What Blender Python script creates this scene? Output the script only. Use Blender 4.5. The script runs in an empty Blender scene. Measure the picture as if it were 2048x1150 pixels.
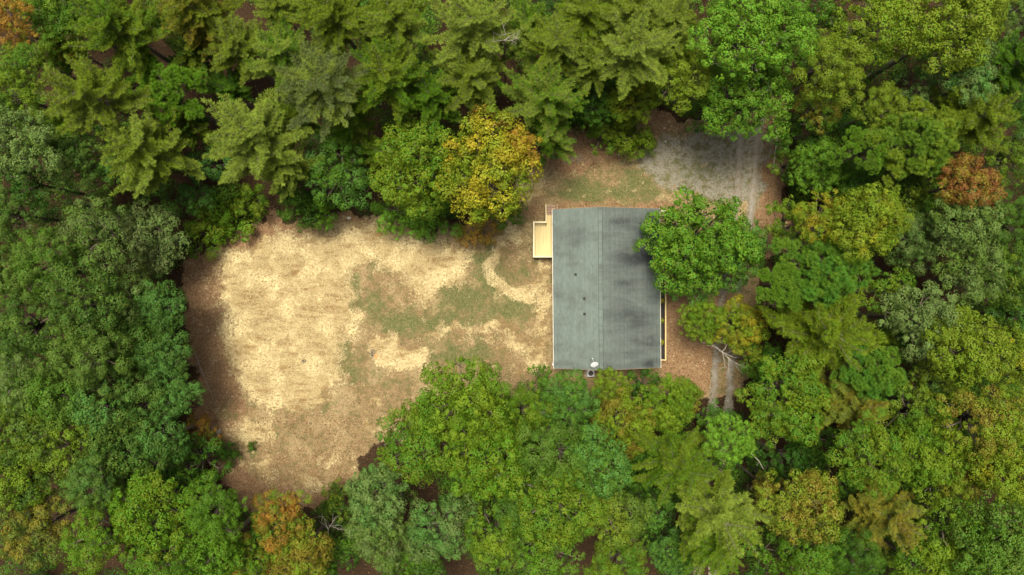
import bpy, math, random
import numpy as np

# ------------------------------------------------------------------ camera, sky, sun, exposure
SC = bpy.context.scene
COL = SC.collection
H = 72.0            # height of the drone above the ground, metres
F = 1638.0          # focal length in photograph pixels (2048 wide)
cam_d = bpy.data.cameras.new("camera")
cam = bpy.data.objects.new("camera", cam_d)
COL.objects.link(cam)
cam.location = (0, 0, H)
cam.rotation_euler = (0, 0, 0)
cam_d.sensor_width = 36.0
cam_d.lens = 36.0 * F / 2048.0
cam_d.clip_start = 0.5
cam_d.clip_end = 3000
SC.camera = cam

SUN_EL, SUN_AZ = math.radians(78), math.radians(338)   # azimuth clockwise from +Y (image up)
world = bpy.data.worlds.new("World")
SC.world = world
world.use_nodes = True
wn = world.node_tree
wn.nodes.clear()
w_out = wn.nodes.new("ShaderNodeOutputWorld")
w_bg = wn.nodes.new("ShaderNodeBackground")
w_hs = wn.nodes.new("ShaderNodeHueSaturation")
w_sky = wn.nodes.new("ShaderNodeTexSky")
w_sky.sky_type = 'NISHITA'
w_sky.sun_disc = False
w_sky.sun_elevation = SUN_EL
w_sky.sun_rotation = SUN_AZ
w_sky.dust_density = 4.0
w_hs.inputs["Saturation"].default_value = 0.06        # thin overcast: the sky is nearly grey
w_bg.inputs["Strength"].default_value = 0.05
wn.links.new(w_sky.outputs[0], w_hs.inputs["Color"])
wn.links.new(w_hs.outputs[0], w_bg.inputs["Color"])
wn.links.new(w_bg.outputs[0], w_out.inputs["Surface"])

sun_d = bpy.data.lights.new("sun", 'SUN')
sun_d.energy = 2.2
sun_d.angle = math.radians(18)
sun_d.color = (1.0, 0.91, 0.74)
sun = bpy.data.objects.new("sun", sun_d)
COL.objects.link(sun)
sun.rotation_euler = (math.pi / 2 - SUN_EL, 0, math.pi - SUN_AZ)
sun.location = (-40, 20, 90)

SC.render.engine = 'CYCLES'
vs = SC.view_settings
vs.view_transform = 'Standard'
vs.look = 'None'
vs.gamma = 1.0
vs.use_curve_mapping = False
vs.exposure = 1.86
SC.cycles.max_bounces = 6
SC.cycles.diffuse_bounces = 2
SC.cycles.transmission_bounces = 3
SC.cycles.glossy_bounces = 2
SC.cycles.use_denoising = True

rng = np.random.default_rng(7)
random.seed(7)


def P(px, py, z=0.0):
    """Where the photograph's pixel lies at height z (metres)."""
    return ((px - 1024.0) / F * (H - z), -(py - 575.0) / F * (H - z), z)


def lin(c):
    out = []
    for v in c:
        v = v / 255.0
        out.append(v / 12.92 if v <= 0.04045 else ((v + 0.055) / 1.055) ** 2.4)
    return out


# ------------------------------------------------------------------ numpy value noise (for scatter and ragged edges)
_perm = np.random.default_rng(3).random((256, 256))


def vnoise(x, y):
    xi = np.floor(x).astype(int); yi = np.floor(y).astype(int)
    fx = x - xi; fy = y - yi
    fx = fx * fx * (3 - 2 * fx); fy = fy * fy * (3 - 2 * fy)
    a = _perm[xi & 255, yi & 255]; b = _perm[(xi + 1) & 255, yi & 255]
    c = _perm[xi & 255, (yi + 1) & 255]; d = _perm[(xi + 1) & 255, (yi + 1) & 255]
    return (a * (1 - fx) + b * fx) * (1 - fy) + (c * (1 - fx) + d * fx) * fy


def fbm(x, y, o=4):
    s = 0; a = 0.5; t = 0
    for i in range(o):
        s = s + a * vnoise(x * 2 ** i + 17 * i, y * 2 ** i + 31 * i); t += a; a *= 0.55
    return s / t


# ------------------------------------------------------------------ mesh helpers
def mesh_np(name, verts, faces, attrs=None, smooth=False):
    """faces: (n,3) or (n,4) integer array; attrs: {name: (domain, float array)}"""
    verts = np.asarray(verts, dtype=np.float32); faces = np.asarray(faces, dtype=np.int32)
    me = bpy.data.meshes.new(name)
    n, k = faces.shape
    me.vertices.add(len(verts)); me.vertices.foreach_set("co", verts.ravel())
    me.loops.add(n * k); me.loops.foreach_set("vertex_index", faces.ravel())
    me.polygons.add(n)
    me.polygons.foreach_set("loop_start", np.arange(0, n * k, k, dtype=np.int32))
    if smooth:
        me.polygons.foreach_set("use_smooth", np.ones(n, dtype=bool))
    for an, (dom, arr) in (attrs or {}).items():
        a = me.attributes.new(an, 'FLOAT', dom)
        a.data.foreach_set("value", np.asarray(arr, dtype=np.float32).ravel())
    me.update(calc_edges=True)
    return me


def link(name, me, mat=None, parent=None):
    o = bpy.data.objects.new(name, me)
    COL.objects.link(o)
    if mat is not None and me is not None and not me.materials:
        me.materials.append(mat)
    if parent is not None:
        o.parent = parent
    return o


def thing(name, label, cat, loc=(0, 0, 0), rz=0.0, group=None):
    o = bpy.data.objects.new(name, None)
    COL.objects.link(o)
    o.location = loc; o.rotation_euler = (0, 0, rz)
    o.empty_display_size = 0.3
    o["label"] = label; o["category"] = cat
    if group:
        o["group"] = group
    return o


class MB:
    """collects simple shapes of one part into one mesh"""
    def __init__(self):
        self.v = []; self.f = []

    def add(self, v, f):
        o = len(self.v)
        self.v += [tuple(p) for p in v]
        self.f += [tuple(i + o for i in q) for q in f]
        return self

    def box(self, x0, x1, y0, y1, z0, z1):
        return self.add([(x0, y0, z0), (x1, y0, z0), (x1, y1, z0), (x0, y1, z0), (x0, y0, z1), (x1, y0, z1), (x1, y1, z1), (x0, y1, z1)],
                        [(0, 3, 2, 1), (4, 5, 6, 7), (0, 1, 5, 4), (1, 2, 6, 5), (2, 3, 7, 6), (3, 0, 4, 7)])

    def bbox(self, x0, x1, y0, y1, z0, z1, b=0.006):
        """a box with chamfered long top edges"""
        v = []
        for z, i in ((z0, 0), (z1 - b, 0), (z1, b)):
            v += [(x0 + i, y0 + i, z), (x1 - i, y0 + i, z), (x1 - i, y1 - i, z), (x0 + i, y1 - i, z)]
        f = [(3, 2, 1, 0), (8, 9, 10, 11)]
        for r in (0, 4):
            for k in range(4):
                f.append((r + k, r + (k + 1) % 4, r + 4 + (k + 1) % 4, r + 4 + k))
        return self.add(v, f)

    def tube(self, pts, radii, n=6, caps=True):
        pts = [np.array(p, float) for p in pts]
        rings = []
        for i, p in enumerate(pts):
            d = pts[min(i + 1, len(pts) - 1)] - pts[max(i - 1, 0)]
            d = d / (np.linalg.norm(d) + 1e-9)
            a = np.array((0, 0, 1.0)) if abs(d[2]) < 0.9 else np.array((1.0, 0, 0))
            u = np.cross(d, a); u /= np.linalg.norm(u) + 1e-9
            w = np.cross(d, u)
            r = radii[i] if hasattr(radii, "__len__") else radii
            rings.append([p + r * (math.cos(2 * math.pi * k / n) * u + math.sin(2 * math.pi * k / n) * w) for k in range(n)])
        v = [q for ring in rings for q in ring]
        f = []
        for i in range(len(pts) - 1):
            for k in range(n):
                f.append((i * n + k, i * n + (k + 1) % n, (i + 1) * n + (k + 1) % n, (i + 1) * n + k))
        if caps:
            f.append(tuple(range(n - 1, -1, -1)))
            f.append(tuple((len(pts) - 1) * n + k for k in range(n)))
        return self.add(v, f)

    def mesh(self, name, smooth=False):
        me = bpy.data.meshes.new(name)
        me.from_pydata(self.v, [], self.f)
        if smooth:
            for p in me.polygons:
                p.use_smooth = True
        me.update()
        return me

    def build(self, name, mat, parent=None, smooth=False):
        return link(name, self.mesh(name, smooth), mat, parent)


# ------------------------------------------------------------------ materials
def new_mat(name):
    m = bpy.data.materials.new(name)
    m.use_nodes = True
    nt = m.node_tree
    nt.nodes.clear()
    out = nt.nodes.new("ShaderNodeOutputMaterial")
    return m, nt, out


def N(nt, typ, **kw):
    n = nt.nodes.new(typ)
    for k, v in kw.items():
        if k == "ins":
            for a, b in v.items():
                n.inputs[a].default_value = b
        else:
            setattr(n, k, v)
    return n


def mixc(nt, fac, a, b, blend='MIX'):
    n = nt.nodes.new("ShaderNodeMix")
    n.data_type = 'RGBA'; n.blend_type = blend
    for idx, val in ((0, fac), (6, a), (7, b)):
        if hasattr(val, "links") or hasattr(val, "is_linked"):
            nt.links.new(val, n.inputs[idx])
        else:
            n.inputs[idx].default_value = val if idx == 0 else (*val[:3], 1.0)
    return n.outputs[2]


def math_n(nt, op, a, b=0.0, clamp=False):
    n = nt.nodes.new("ShaderNodeMath")
    n.operation = op; n.use_clamp = clamp
    for i, v in enumerate((a, b)):
        if hasattr(v, "is_linked"):
            nt.links.new(v, n.inputs[i])
        else:
            n.inputs[i].default_value = v
    return n.outputs[0]


def smooth_n(nt, v, lo, hi):
    n = nt.nodes.new("ShaderNodeMapRange")
    n.interpolation_type = 'SMOOTHSTEP'
    nt.links.new(v, n.inputs[0])
    n.inputs[1].default_value = lo; n.inputs[2].default_value = hi
    return n.outputs[0]


def noise_n(nt, coord, scale, detail=4, rough=0.6, dist=0.0):
    n = nt.nodes.new("ShaderNodeTexNoise")
    nt.links.new(coord, n.inputs["Vector"])
    n.inputs["Scale"].default_value = scale; n.inputs["Detail"].default_value = detail
    n.inputs["Roughness"].default_value = rough; n.inputs["Distortion"].default_value = dist
    return n.outputs["Fac"]


def attr_n(nt, name, typ='GEOMETRY', out="Fac"):
    a = nt.nodes.new("ShaderNodeAttribute")
    a.attribute_type = typ; a.attribute_name = name
    return a.outputs[out]


def simple_mat(name, col, col2=None, scale=(3, 3, 3), rough=0.7, metallic=0.0, bump=0.0, amount=1.0, detail=5):
    m, nt, out = new_mat(name)
    b = N(nt, "ShaderNodeBsdfPrincipled")
    b.inputs["Roughness"].default_value = rough; b.inputs["Metallic"].default_value = metallic
    tc = N(nt, "ShaderNodeTexCoord"); mp = N(nt, "ShaderNodeMapping")
    mp.inputs["Scale"].default_value = scale
    nt.links.new(tc.outputs["Object"], mp.inputs[0])
    nz = noise_n(nt, mp.outputs[0], 1.0, detail)
    c = mixc(nt, smooth_n(nt, nz, 0.5 - 0.3 / amount, 0.5 + 0.3 / amount), col, col2 or [v * 0.75 for v in col])
    nt.links.new(c, b.inputs["Base Color"])
    if bump:
        bp = N(nt, "ShaderNodeBump", ins={"Strength": bump, "Distance": 0.02})
        nt.links.new(nz, bp.inputs["Height"]); nt.links.new(bp.outputs[0], b.inputs["Normal"])
    nt.links.new(b.outputs[0], out.inputs[0])
    return m


def leaf_material(name, transl=0.3, rough=0.55, patch=0.55):
    """leaf colour: two colours of the tree (object properties leaf_a, leaf_b) mixed in patches and clump by clump"""
    m, nt, out = new_mat(name)
    tc = N(nt, "ShaderNodeTexCoord"); oi = N(nt, "ShaderNodeObjectInfo")
    off = N(nt, "ShaderNodeVectorMath", operation='SCALE')
    comb = N(nt, "ShaderNodeCombineXYZ")
    for i in range(3):
        nt.links.new(math_n(nt, 'MULTIPLY', oi.outputs["Random"], 37.0 + 11 * i), comb.inputs[i])
    add = N(nt, "ShaderNodeVectorMath", operation='ADD')
    nt.links.new(tc.outputs["Object"], add.inputs[0]); nt.links.new(comb.outputs[0], add.inputs[1])
    nz = noise_n(nt, add.outputs[0], patch, 2, 0.5)
    r1 = attr_n(nt, "clump"); r2 = attr_n(nt, "leaf")
    v = math_n(nt, 'ADD', math_n(nt, 'MULTIPLY', nz, 1.6), math_n(nt, 'MULTIPLY', r1, 0.5))
    v = math_n(nt, 'ADD', v, math_n(nt, 'MULTIPLY', r2, 0.35))
    v = math_n(nt, 'ADD', v, attr_n(nt, "leaf_mix", 'OBJECT'))
    fac = smooth_n(nt, v, 0.95, 1.5)
    c = mixc(nt, fac, attr_n(nt, "leaf_a", 'OBJECT', "Color"), attr_n(nt, "leaf_b", 'OBJECT', "Color"))
    hs = N(nt, "ShaderNodeHueSaturation")
    nt.links.new(c, hs.inputs["Color"])
    nt.links.new(math_n(nt, 'ADD', math_n(nt, 'MULTIPLY', r2, 0.05), 0.475), hs.inputs["Hue"])
    nt.links.new(math_n(nt, 'ADD', math_n(nt, 'MULTIPLY', math_n(nt, 'ADD', r1, r2), 0.36), 0.68), hs.inputs["Value"])
    d = N(nt, "ShaderNodeBsdfPrincipled")
    d.inputs["Roughness"].default_value = rough
    d.inputs["Specular IOR Level"].default_value = 0.14
    t = N(nt, "ShaderNodeBsdfTranslucent")
    nt.links.new(hs.outputs[0], d.inputs["Base Color"]); nt.links.new(hs.outputs[0], t.inputs["Color"])
    mx = N(nt, "ShaderNodeMixShader"); mx.inputs[0].default_value = transl
    nt.links.new(d.outputs[0], mx.inputs[1]); nt.links.new(t.outputs[0], mx.inputs[2])
    nt.links.new(mx.outputs[0], out.inputs[0])
    return m


M_LEAF = leaf_material("leaf", 0.14, 0.6)
M_NEEDLE = leaf_material("needle", 0.14, 0.6, 0.45)
M_BARK = simple_mat("bark", (0.13, 0.10, 0.075), (0.05, 0.04, 0.03), (6, 6, 1.5), 0.9, bump=0.6)
M_TWIG = simple_mat("twig_bark", (0.19, 0.17, 0.13), (0.10, 0.088, 0.065), (4, 4, 4), 0.9)
M_DEAD = simple_mat("dead_wood", (0.28, 0.255, 0.21), (0.15, 0.135, 0.11), (5, 5, 5), 0.9)
M_PINE_WOOD = simple_mat("new_pine_wood", (0.50, 0.40, 0.175), (0.42, 0.32, 0.13), (9, 1.2, 9), 0.6, amount=1.0, detail=8)
M_PINE_RAIL = simple_mat("new_pine_rail", (0.52, 0.45, 0.27), (0.44, 0.36, 0.19), (3, 3, 3), 0.55)
M_OLD_WOOD = simple_mat("weathered_wood", (0.24, 0.15, 0.085), (0.15, 0.085, 0.045), (9, 1.5, 9), 0.75, detail=8)
M_TREAD = simple_mat("stair_tread_wood", (0.30, 0.20, 0.13), (0.2, 0.125, 0.08), (2, 9, 9), 0.75, detail=8)
M_BLACK = simple_mat("shade_black_wood", (0.012, 0.011, 0.012), (0.006, 0.006, 0.006), (9, 1.5, 9), 0.85)  # near-black board colour stands in for deep shade along the porch
M_SIDING = simple_mat("cream_siding", (0.55, 0.50, 0.40), (0.48, 0.43, 0.34), (2, 2, 2), 0.7)
M_TRIM = simple_mat("white_trim", (0.48, 0.45, 0.39), (0.32, 0.28, 0.22), (2, 9, 2), 0.5)
M_WHITE = simple_mat("white_painted_metal", (0.40, 0.415, 0.42), (0.33, 0.34, 0.34), (4, 4, 4), 0.4)
M_GREYMETAL = simple_mat("grey_metal", (0.22, 0.22, 0.21), (0.15, 0.15, 0.14), (5, 5, 5), 0.5, 0.3)
M_DARKMETAL = simple_mat("dark_metal", (0.035, 0.035, 0.035), (0.02, 0.02, 0.02), (5, 5, 5), 0.5, 0.3)
M_RUBBER = simple_mat("black_vent_rubber", (0.02, 0.02, 0.02), (0.012, 0.012, 0.012), (8, 8, 8), 0.7)
M_CONCRETE = simple_mat("concrete", (0.33, 0.31, 0.27), (0.24, 0.22, 0.19), (4, 4, 4), 0.9, bump=0.3)
M_CLAY = simple_mat("clay_pot", (0.25, 0.10, 0.05), (0.18, 0.07, 0.04), (6, 6, 6), 0.8)
M_STONE = simple_mat("pale_stone", (0.42, 0.39, 0.33), (0.28, 0.25, 0.2), (9, 9, 9), 0.9)
mg, nt, out = new_mat("window_glass")
g = N(nt, "ShaderNodeBsdfPrincipled", ins={"Base Color": (0.03, 0.035, 0.04, 1), "Roughness": 0.05, "Specular IOR Level": 0.6})
nt.links.new(g.outputs[0], out.inputs[0]); M_GLASS = mg


# ------------------------------------------------------------------ ground: masks in photograph pixels at ground level
def sd_poly(pts, X, Y):
    d = np.full(X.shape, 1e9); inside = np.zeros(X.shape, bool)
    n = len(pts)
    for i in range(n):
        x0, y0 = pts[i]; x1, y1 = pts[(i + 1) % n]
        ex, ey = x1 - x0, y1 - y0
        t = np.clip(((X - x0) * ex + (Y - y0) * ey) / (ex * ex + ey * ey), 0, 1)
        d = np.minimum(d, np.hypot(X - x0 - t * ex, Y - y0 - t * ey))
        c = ((y0 > Y) != (y1 > Y)) & (X < ex * (Y - y0) / ((ey) if ey else 1e-9) + x0)
        inside ^= c
    return np.where(inside, d, -d)


def sd_line(pts, X, Y):
    d = np.full(X.shape, 1e9)
    for (x0, y0), (x1, y1) in zip(pts[:-1], pts[1:]):
        ex, ey = x1 - x0, y1 - y0
        t = np.clip(((X - x0) * ex + (Y - y0) * ey) / (ex * ex + ey * ey), 0, 1)
        d = np.minimum(d, np.hypot(X - x0 - t * ex, Y - y0 - t * ey))
    return d


def soft(sd, w):
    return np.clip(0.5 + sd / (2 * w), 0, 1)


def blob(X, Y, cx, cy, rx, ry, a=1.0):
    return a * np.exp(-(((X - cx) / rx) ** 2 + ((Y - cy) / ry) ** 2))


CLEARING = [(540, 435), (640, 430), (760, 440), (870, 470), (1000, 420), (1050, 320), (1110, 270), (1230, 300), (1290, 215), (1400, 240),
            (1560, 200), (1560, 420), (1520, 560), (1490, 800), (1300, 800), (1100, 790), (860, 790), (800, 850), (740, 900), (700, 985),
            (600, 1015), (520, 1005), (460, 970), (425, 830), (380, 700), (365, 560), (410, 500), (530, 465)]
STRAW = [(432, 512), (520, 482), (600, 465), (690, 468), (745, 452), (860, 478), (935, 500), (925, 560), (850, 608), (820, 600), (790, 562),
         (740, 545), (712, 545), (702, 600), (716, 622), (690, 700), (680, 765), (640, 795), (580, 812), (500, 800), (470, 720), (450, 640), (433, 590)]
TRACK_A = [(1530, 60), (1500, 180), (1481, 270), (1474, 400), (1456, 520), (1440, 620), (1433, 700), (1427, 780), (1415, 900), (1402, 1050), (1392, 1170)]
TRACK_B = [(1562, 60), (1534, 180), (1514, 270), (1504, 400), (1487, 520), (1471, 620), (1464, 700), (1459, 780), (1447, 900), (1434, 1050), (1424, 1170)]


def masks(X, Y):
    m = {}
    # the patches' outlines wander
    wx = (fbm(X / 34 + 3, Y / 34 + 8) - .5) * 44 + (fbm(X / 9 + 40, Y / 9 + 2) - .5) * 16
    wy = (fbm(X / 34 + 70, Y / 34 + 50) - .5) * 44 + (fbm(X / 9 + 11, Y / 9 + 90) - .5) * 16
    TX, TY = X, Y
    X = X + wx; Y = Y + wy
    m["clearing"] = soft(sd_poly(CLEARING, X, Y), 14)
    s = soft(sd_poly(STRAW, X, Y), 22) * 0.98
    s = np.maximum(s, 0.95 * soft(sd_poly([(740, 680), (785, 668), (850, 718), (840, 745), (800, 745), (765, 728)], X, Y), 12))
    for cx, cy, rx, ry, a in ((515, 865, 45, 30, .8), (525, 930, 30, 22, .75), (612, 952, 26, 22, .7), (668, 922, 20, 16, .6), (740, 850, 50, 22, .5), (750, 800, 22, 14, .6),
                              (1040, 470, 45, 40, .75), (1095, 560, 20, 60, .35), (1030, 690, 40, 40, .6), (1045, 380, 28, 40, .75),
                              (1060, 740, 60, 20, .45), (870, 530, 60, 30, .3)):
        s = np.maximum(s, blob(X, Y, cx, cy, rx, ry, a))
    for pts, w, a in (([(850, 672), (930, 657), (1010, 660), (1045, 690), (1075, 730)], 12, .6), ([(1035, 420), (1005, 480), (985, 540), (1005, 575), (1060, 588)], 15, .78),
                      ([(1085, 530), (1085, 640), (1078, 735)], 16, .55), ([(1072, 350), (1055, 400), (1030, 440)], 16, .8)):
        s = np.maximum(s, a * soft(w - sd_line(pts, X, Y), 14))
    for cx, cy, rx, ry, a in ((810, 575, 40, 22, .5), (735, 540, 42, 22, .6), (600, 700, 30, 12, .25), (560, 570, 36, 14, .2), (520, 600, 30, 14, .18), (600, 640, 90, 10, .16),
                              (570, 672, 80, 8, .2), (640, 672, 60, 9, .2), (590, 745, 70, 9, .2), (545, 770, 50, 8, .18), (665, 560, 10, 60, .22), (480, 500, 40, 12, .3), (700, 478, 60, 9, .2)):
        s = s - blob(X, Y, cx, cy, rx, ry, a)
    s = s + (fbm(X / 14 + 21, Y / 14 + 5) - .5) * .9 * (s > .08)
    m["straw"] = np.clip(s, 0, 1)
    g = np.zeros(X.shape)
    for cx, cy, rx, ry, a in ((985, 560, 55, 45, .9), (925, 600, 55, 45, .85), (1010, 618, 65, 38, .85), (965, 515, 34, 34, .85), (800, 640, 70, 32, .85), (745, 620, 34, 40, .75), (880, 640, 70, 36, .75), (760, 525, 44, 26, .6), (705, 590, 24, 50, .6), (940, 640, 80, 30, .6), (1060, 560, 40, 60, .35),
                              (835, 650, 22, 18, .8), (695, 720, 26, 60, .65), (715, 745, 50, 28, .6), (925, 705, 90, 24, .8), (640, 800, 60, 30, .3), (600, 880, 80, 40, .25), (1045, 548, 12, 14, .75), (1040, 625, 34, 24, .6), (790, 770, 50, 14, .45),
                              (710, 830, 20, 14, .45), (505, 895, 14, 10, .9), (556, 876, 7, 6, .8), (845, 683, 12, 10, .75),
                              (1180, 385, 80, 26, .95), (1260, 372, 80, 28, .85), (1150, 398, 50, 18, .9), (1290, 360, 46, 18, .5), (1400, 340, 60, 40, .4), (1240, 330, 60, 20, .4),
                              (1440, 700, 5, 120, .3), (1488, 330, 5, 100, .35), (1448, 660, 8, 160, .5), (455, 830, 14, 26, .5), (460, 905, 18, 30, .6), (1170, 440, 50, 12, .2)):
        g = np.maximum(g, blob(X, Y, cx, cy, rx, ry, a))
    g = g + (fbm(X / 12 + 61, Y / 12 + 35) - .5) * .9 * (g > .1)
    m["grass"] = np.clip(g, 0, 1)
    r = soft(sd_poly([(370, 510), (440, 492), (436, 590), (452, 690), (480, 790), (500, 830), (470, 870), (500, 950), (600, 985), (700, 955), (690, 1020), (500, 1040), (400, 900), (365, 600)], X, Y), 18) * 0.9
    r = np.maximum(r, 0.85 * soft(sd_poly([(540, 420), (600, 440), (640, 455), (560, 475), (500, 495), (420, 510), (430, 470), (520, 450)], X, Y), 14))
    r = np.maximum(r, 0.8 * soft(sd_poly([(1070, 300), (1160, 255), (1260, 290), (1240, 335), (1130, 350), (1090, 330)], X, Y), 14))
    r = np.maximum(r, 0.85 * soft(sd_poly([(1280, 215), (1340, 225), (1400, 250), (1320, 275), (1290, 300)], X, Y), 12))
    r = np.maximum(r, 0.95 * soft(sd_poly([(1535, 190), (1580, 190), (1575, 520), (1500, 520), (1515, 400), (1528, 280)], X, Y), 10))
    r = np.maximum(r, 0.75 * soft(sd_poly([(1325, 530), (1480, 520), (1420, 800), (1320, 800)], X, Y), 14))
    r = np.maximum(r, 0.7 * soft(sd_poly([(1100, 405), (1360, 400), (1360, 425), (1100, 425)], X, Y), 8))
    r = np.maximum(r, 0.43 * soft(sd_poly([(470, 810), (580, 825), (690, 790), (800, 800), (740, 900), (690, 1005), (510, 1005)], X, Y), 24))
    r = np.maximum(r, blob(X, Y, 690, 440, 60, 10, .7))
    r = np.maximum(r, blob(X, Y, 1075, 425, 26, 20, .6))
    m["redsoil"] = r
    v = 0.9 * soft(sd_poly([(1290, 278), (1460, 262), (1560, 262), (1510, 420), (1390, 400), (1330, 372), (1270, 345)], X, Y), 26)
    v = np.maximum(v, blob(X, Y, 1150, 315, 60, 14, .55))
    v = np.maximum(v, blob(X, Y, 1330, 365, 40, 8, .6))
    v = np.maximum(v, 0.7 * soft(9 - np.minimum(sd_line(TRACK_A, TX, TY), sd_line(TRACK_B, TX, TY)), 5))
    m["gravel"] = v
    X, Y = TX, TY
    m["char"] = np.clip(blob(X, Y, 746, 708, 9, 12, .95) + blob(X, Y, 608, 722, 6, 5, 1) + blob(X, Y, 634, 731, 5, 5, .7) + blob(X, Y, 436, 612, 18, 26, .45)
                        + blob(X, Y, 803, 688, 10, 6, .5) + blob(X, Y, 820, 725, 22, 14, .35) + blob(X, Y, 1110, 355, 26, 10, .3), 0, 1)
    m["ember"] = blob(X, Y, 752, 712, 6, 7, 1.0)
    return m


def axis(lo, hi, step, far):
    a = np.arange(lo, hi + 1e-6, step)
    ext = []
    s, x = step, hi
    while x < far:
        s *= 1.35; x += s; ext.append(x)
    e = np.array(ext)
    ext2 = []
    s, x = step, lo
    while x > -far:
        s *= 1.35; x -= s; ext2.append(x)
    return np.concatenate([np.array(ext2[::-1]), a, e])


def build_ground():
    xs = axis(-30.5, 25.0, 0.13, 900); ys = axis(-20.0, 17.0, 0.13, 900)
    gx, gy = np.meshgrid(xs, ys)
    px = gx / H * F + 1024; py = -gy / H * F + 575
    mk = masks(px, py)
    verts = np.stack([gx.ravel(), gy.ravel(), np.zeros(gx.size)], 1)
    nx, ny = len(xs), len(ys)
    i = (np.arange(ny - 1)[:, None] * nx + np.arange(nx - 1)[None, :]).ravel()
    faces = np.stack([i, i + 1, i + nx + 1, i + nx], 1)
    me = mesh_np("ground", verts, faces, {k: ('POINT', v) for k, v in mk.items()})
    m, nt, out = new_mat("ground")
    tc = N(nt, "ShaderNodeTexCoord")
    co = tc.outputs["Object"]
    n_big = noise_n(nt, co, 0.35, 5, 0.6)
    n_mid = noise_n(nt, co, 1.5, 8, 0.72)
    n_fine = noise_n(nt, co, 5.0, 6, 0.75)
    n_tiny = noise_n(nt, co, 14.0, 4, 0.8)
    vor = N(nt, "ShaderNodeTexVoronoi"); vor.inputs["Scale"].default_value = 5.5
    nt.links.new(co, vor.inputs["Vector"])
    mp = N(nt, "ShaderNodeMapping"); mp.inputs["Rotation"].default_value = (0, 0, math.radians(24)); mp.inputs["Scale"].default_value = (0.5, 2.2, 1)
    nt.links.new(co, mp.inputs[0])
    n_str = noise_n(nt, mp.outputs[0], 0.9, 5, 0.6, 0.6)

    def edge(a, k=1.1, lo=0.42, hi=0.62):
        j = math_n(nt, 'ADD', math_n(nt, 'MULTIPLY', n_mid, 0.30), math_n(nt, 'MULTIPLY', n_fine, 0.40))
        j = math_n(nt, 'ADD', j, math_n(nt, 'MULTIPLY', n_tiny, 0.30))
        j = math_n(nt, 'MULTIPLY', math_n(nt, 'SUBTRACT', j, 0.5), k)
        return smooth_n(nt, math_n(nt, 'ADD', attr_n(nt, a), j), lo, hi)

    grain = math_n(nt, 'ADD', math_n(nt, 'MULTIPLY', n_tiny, 0.55), math_n(nt, 'MULTIPLY', n_fine, 0.45))
    gfac = smooth_n(nt, grain, 0.42, 0.58)
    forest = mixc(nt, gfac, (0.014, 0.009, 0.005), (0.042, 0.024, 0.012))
    dirt = mixc(nt, gfac, (0.105, 0.068, 0.031), (0.225, 0.160, 0.085))
    dirt = mixc(nt, smooth_n(nt, n_mid, 0.47, 0.60), dirt, (0.098, 0.082, 0.034))
    dirt = mixc(nt, math_n(nt, 'MULTIPLY', smooth_n(nt, n_big, 0.46, 0.60), gfac), dirt, (0.27, 0.205, 0.11))
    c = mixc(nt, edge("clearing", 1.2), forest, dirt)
    red = mixc(nt, gfac, (0.108, 0.064, 0.034), (0.225, 0.142, 0.076))
    red = mixc(nt, smooth_n(nt, n_mid, 0.5, 0.68), red, (0.215, 0.150, 0.084))
    c = mixc(nt, edge("redsoil", 1.6), c, red)
    grv = mixc(nt, gfac, (0.098, 0.094, 0.072), (0.215, 0.206, 0.170))
    grv = mixc(nt, smooth_n(nt, n_mid, 0.46, 0.62), grv, (0.080, 0.076, 0.036))
    c = mixc(nt, math_n(nt, 'MULTIPLY', edge("gravel", 2.0), 0.9), c, grv)
    grs = mixc(nt, gfac, (0.044, 0.056, 0.016), (0.112, 0.122, 0.046))
    c = mixc(nt, math_n(nt, 'MULTIPLY', edge("grass", 3.4, 0.18, 0.80), 0.85), c, grs)
    stw = mixc(nt, gfac, (0.195, 0.140, 0.062), (0.375, 0.305, 0.158))
    n_br = math_n(nt, 'ADD', math_n(nt, 'MULTIPLY', n_str, .5), math_n(nt, 'MULTIPLY', n_fine, .5))
    stw = mixc(nt, smooth_n(nt, n_br, 0.47, 0.56), stw, (0.165, 0.105, 0.044))
    stw = mixc(nt, math_n(nt, 'MULTIPLY', smooth_n(nt, n_big, 0.45, 0.58), smooth_n(nt, n_fine, 0.42, 0.52)), stw, (0.44, 0.365, 0.195))
    c = mixc(nt, edge("straw", 3.4, 0.32, 0.70), c, stw)
    c = mixc(nt, smooth_n(nt, math_n(nt, 'ADD', attr_n(nt, "char"), math_n(nt, 'MULTIPLY', math_n(nt, 'SUBTRACT', n_fine, 0.5), 1.2)), 0.3, 0.8), c, (0.045, 0.040, 0.038))
    c = mixc(nt, smooth_n(nt, attr_n(nt, "ember"), 0.3, 0.8), c, (0.34, 0.17, 0.06))
    b = N(nt, "ShaderNodeBsdfPrincipled", ins={"Roughness": 0.95, "Specular IOR Level": 0.1})
    nt.links.new(c, b.inputs["Base Color"])
    bp = N(nt, "ShaderNodeBump", ins={"Strength": 0.9, "Distance": 0.07})
    nt.links.new(math_n(nt, 'ADD', grain, math_n(nt, 'MULTIPLY', n_mid, 1.2)), bp.inputs["Height"])
    nt.links.new(bp.outputs[0], b.inputs["Normal"])
    nt.links.new(b.outputs[0], out.inputs[0])
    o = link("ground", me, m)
    o["kind"] = "structure"


build_ground()


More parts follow.
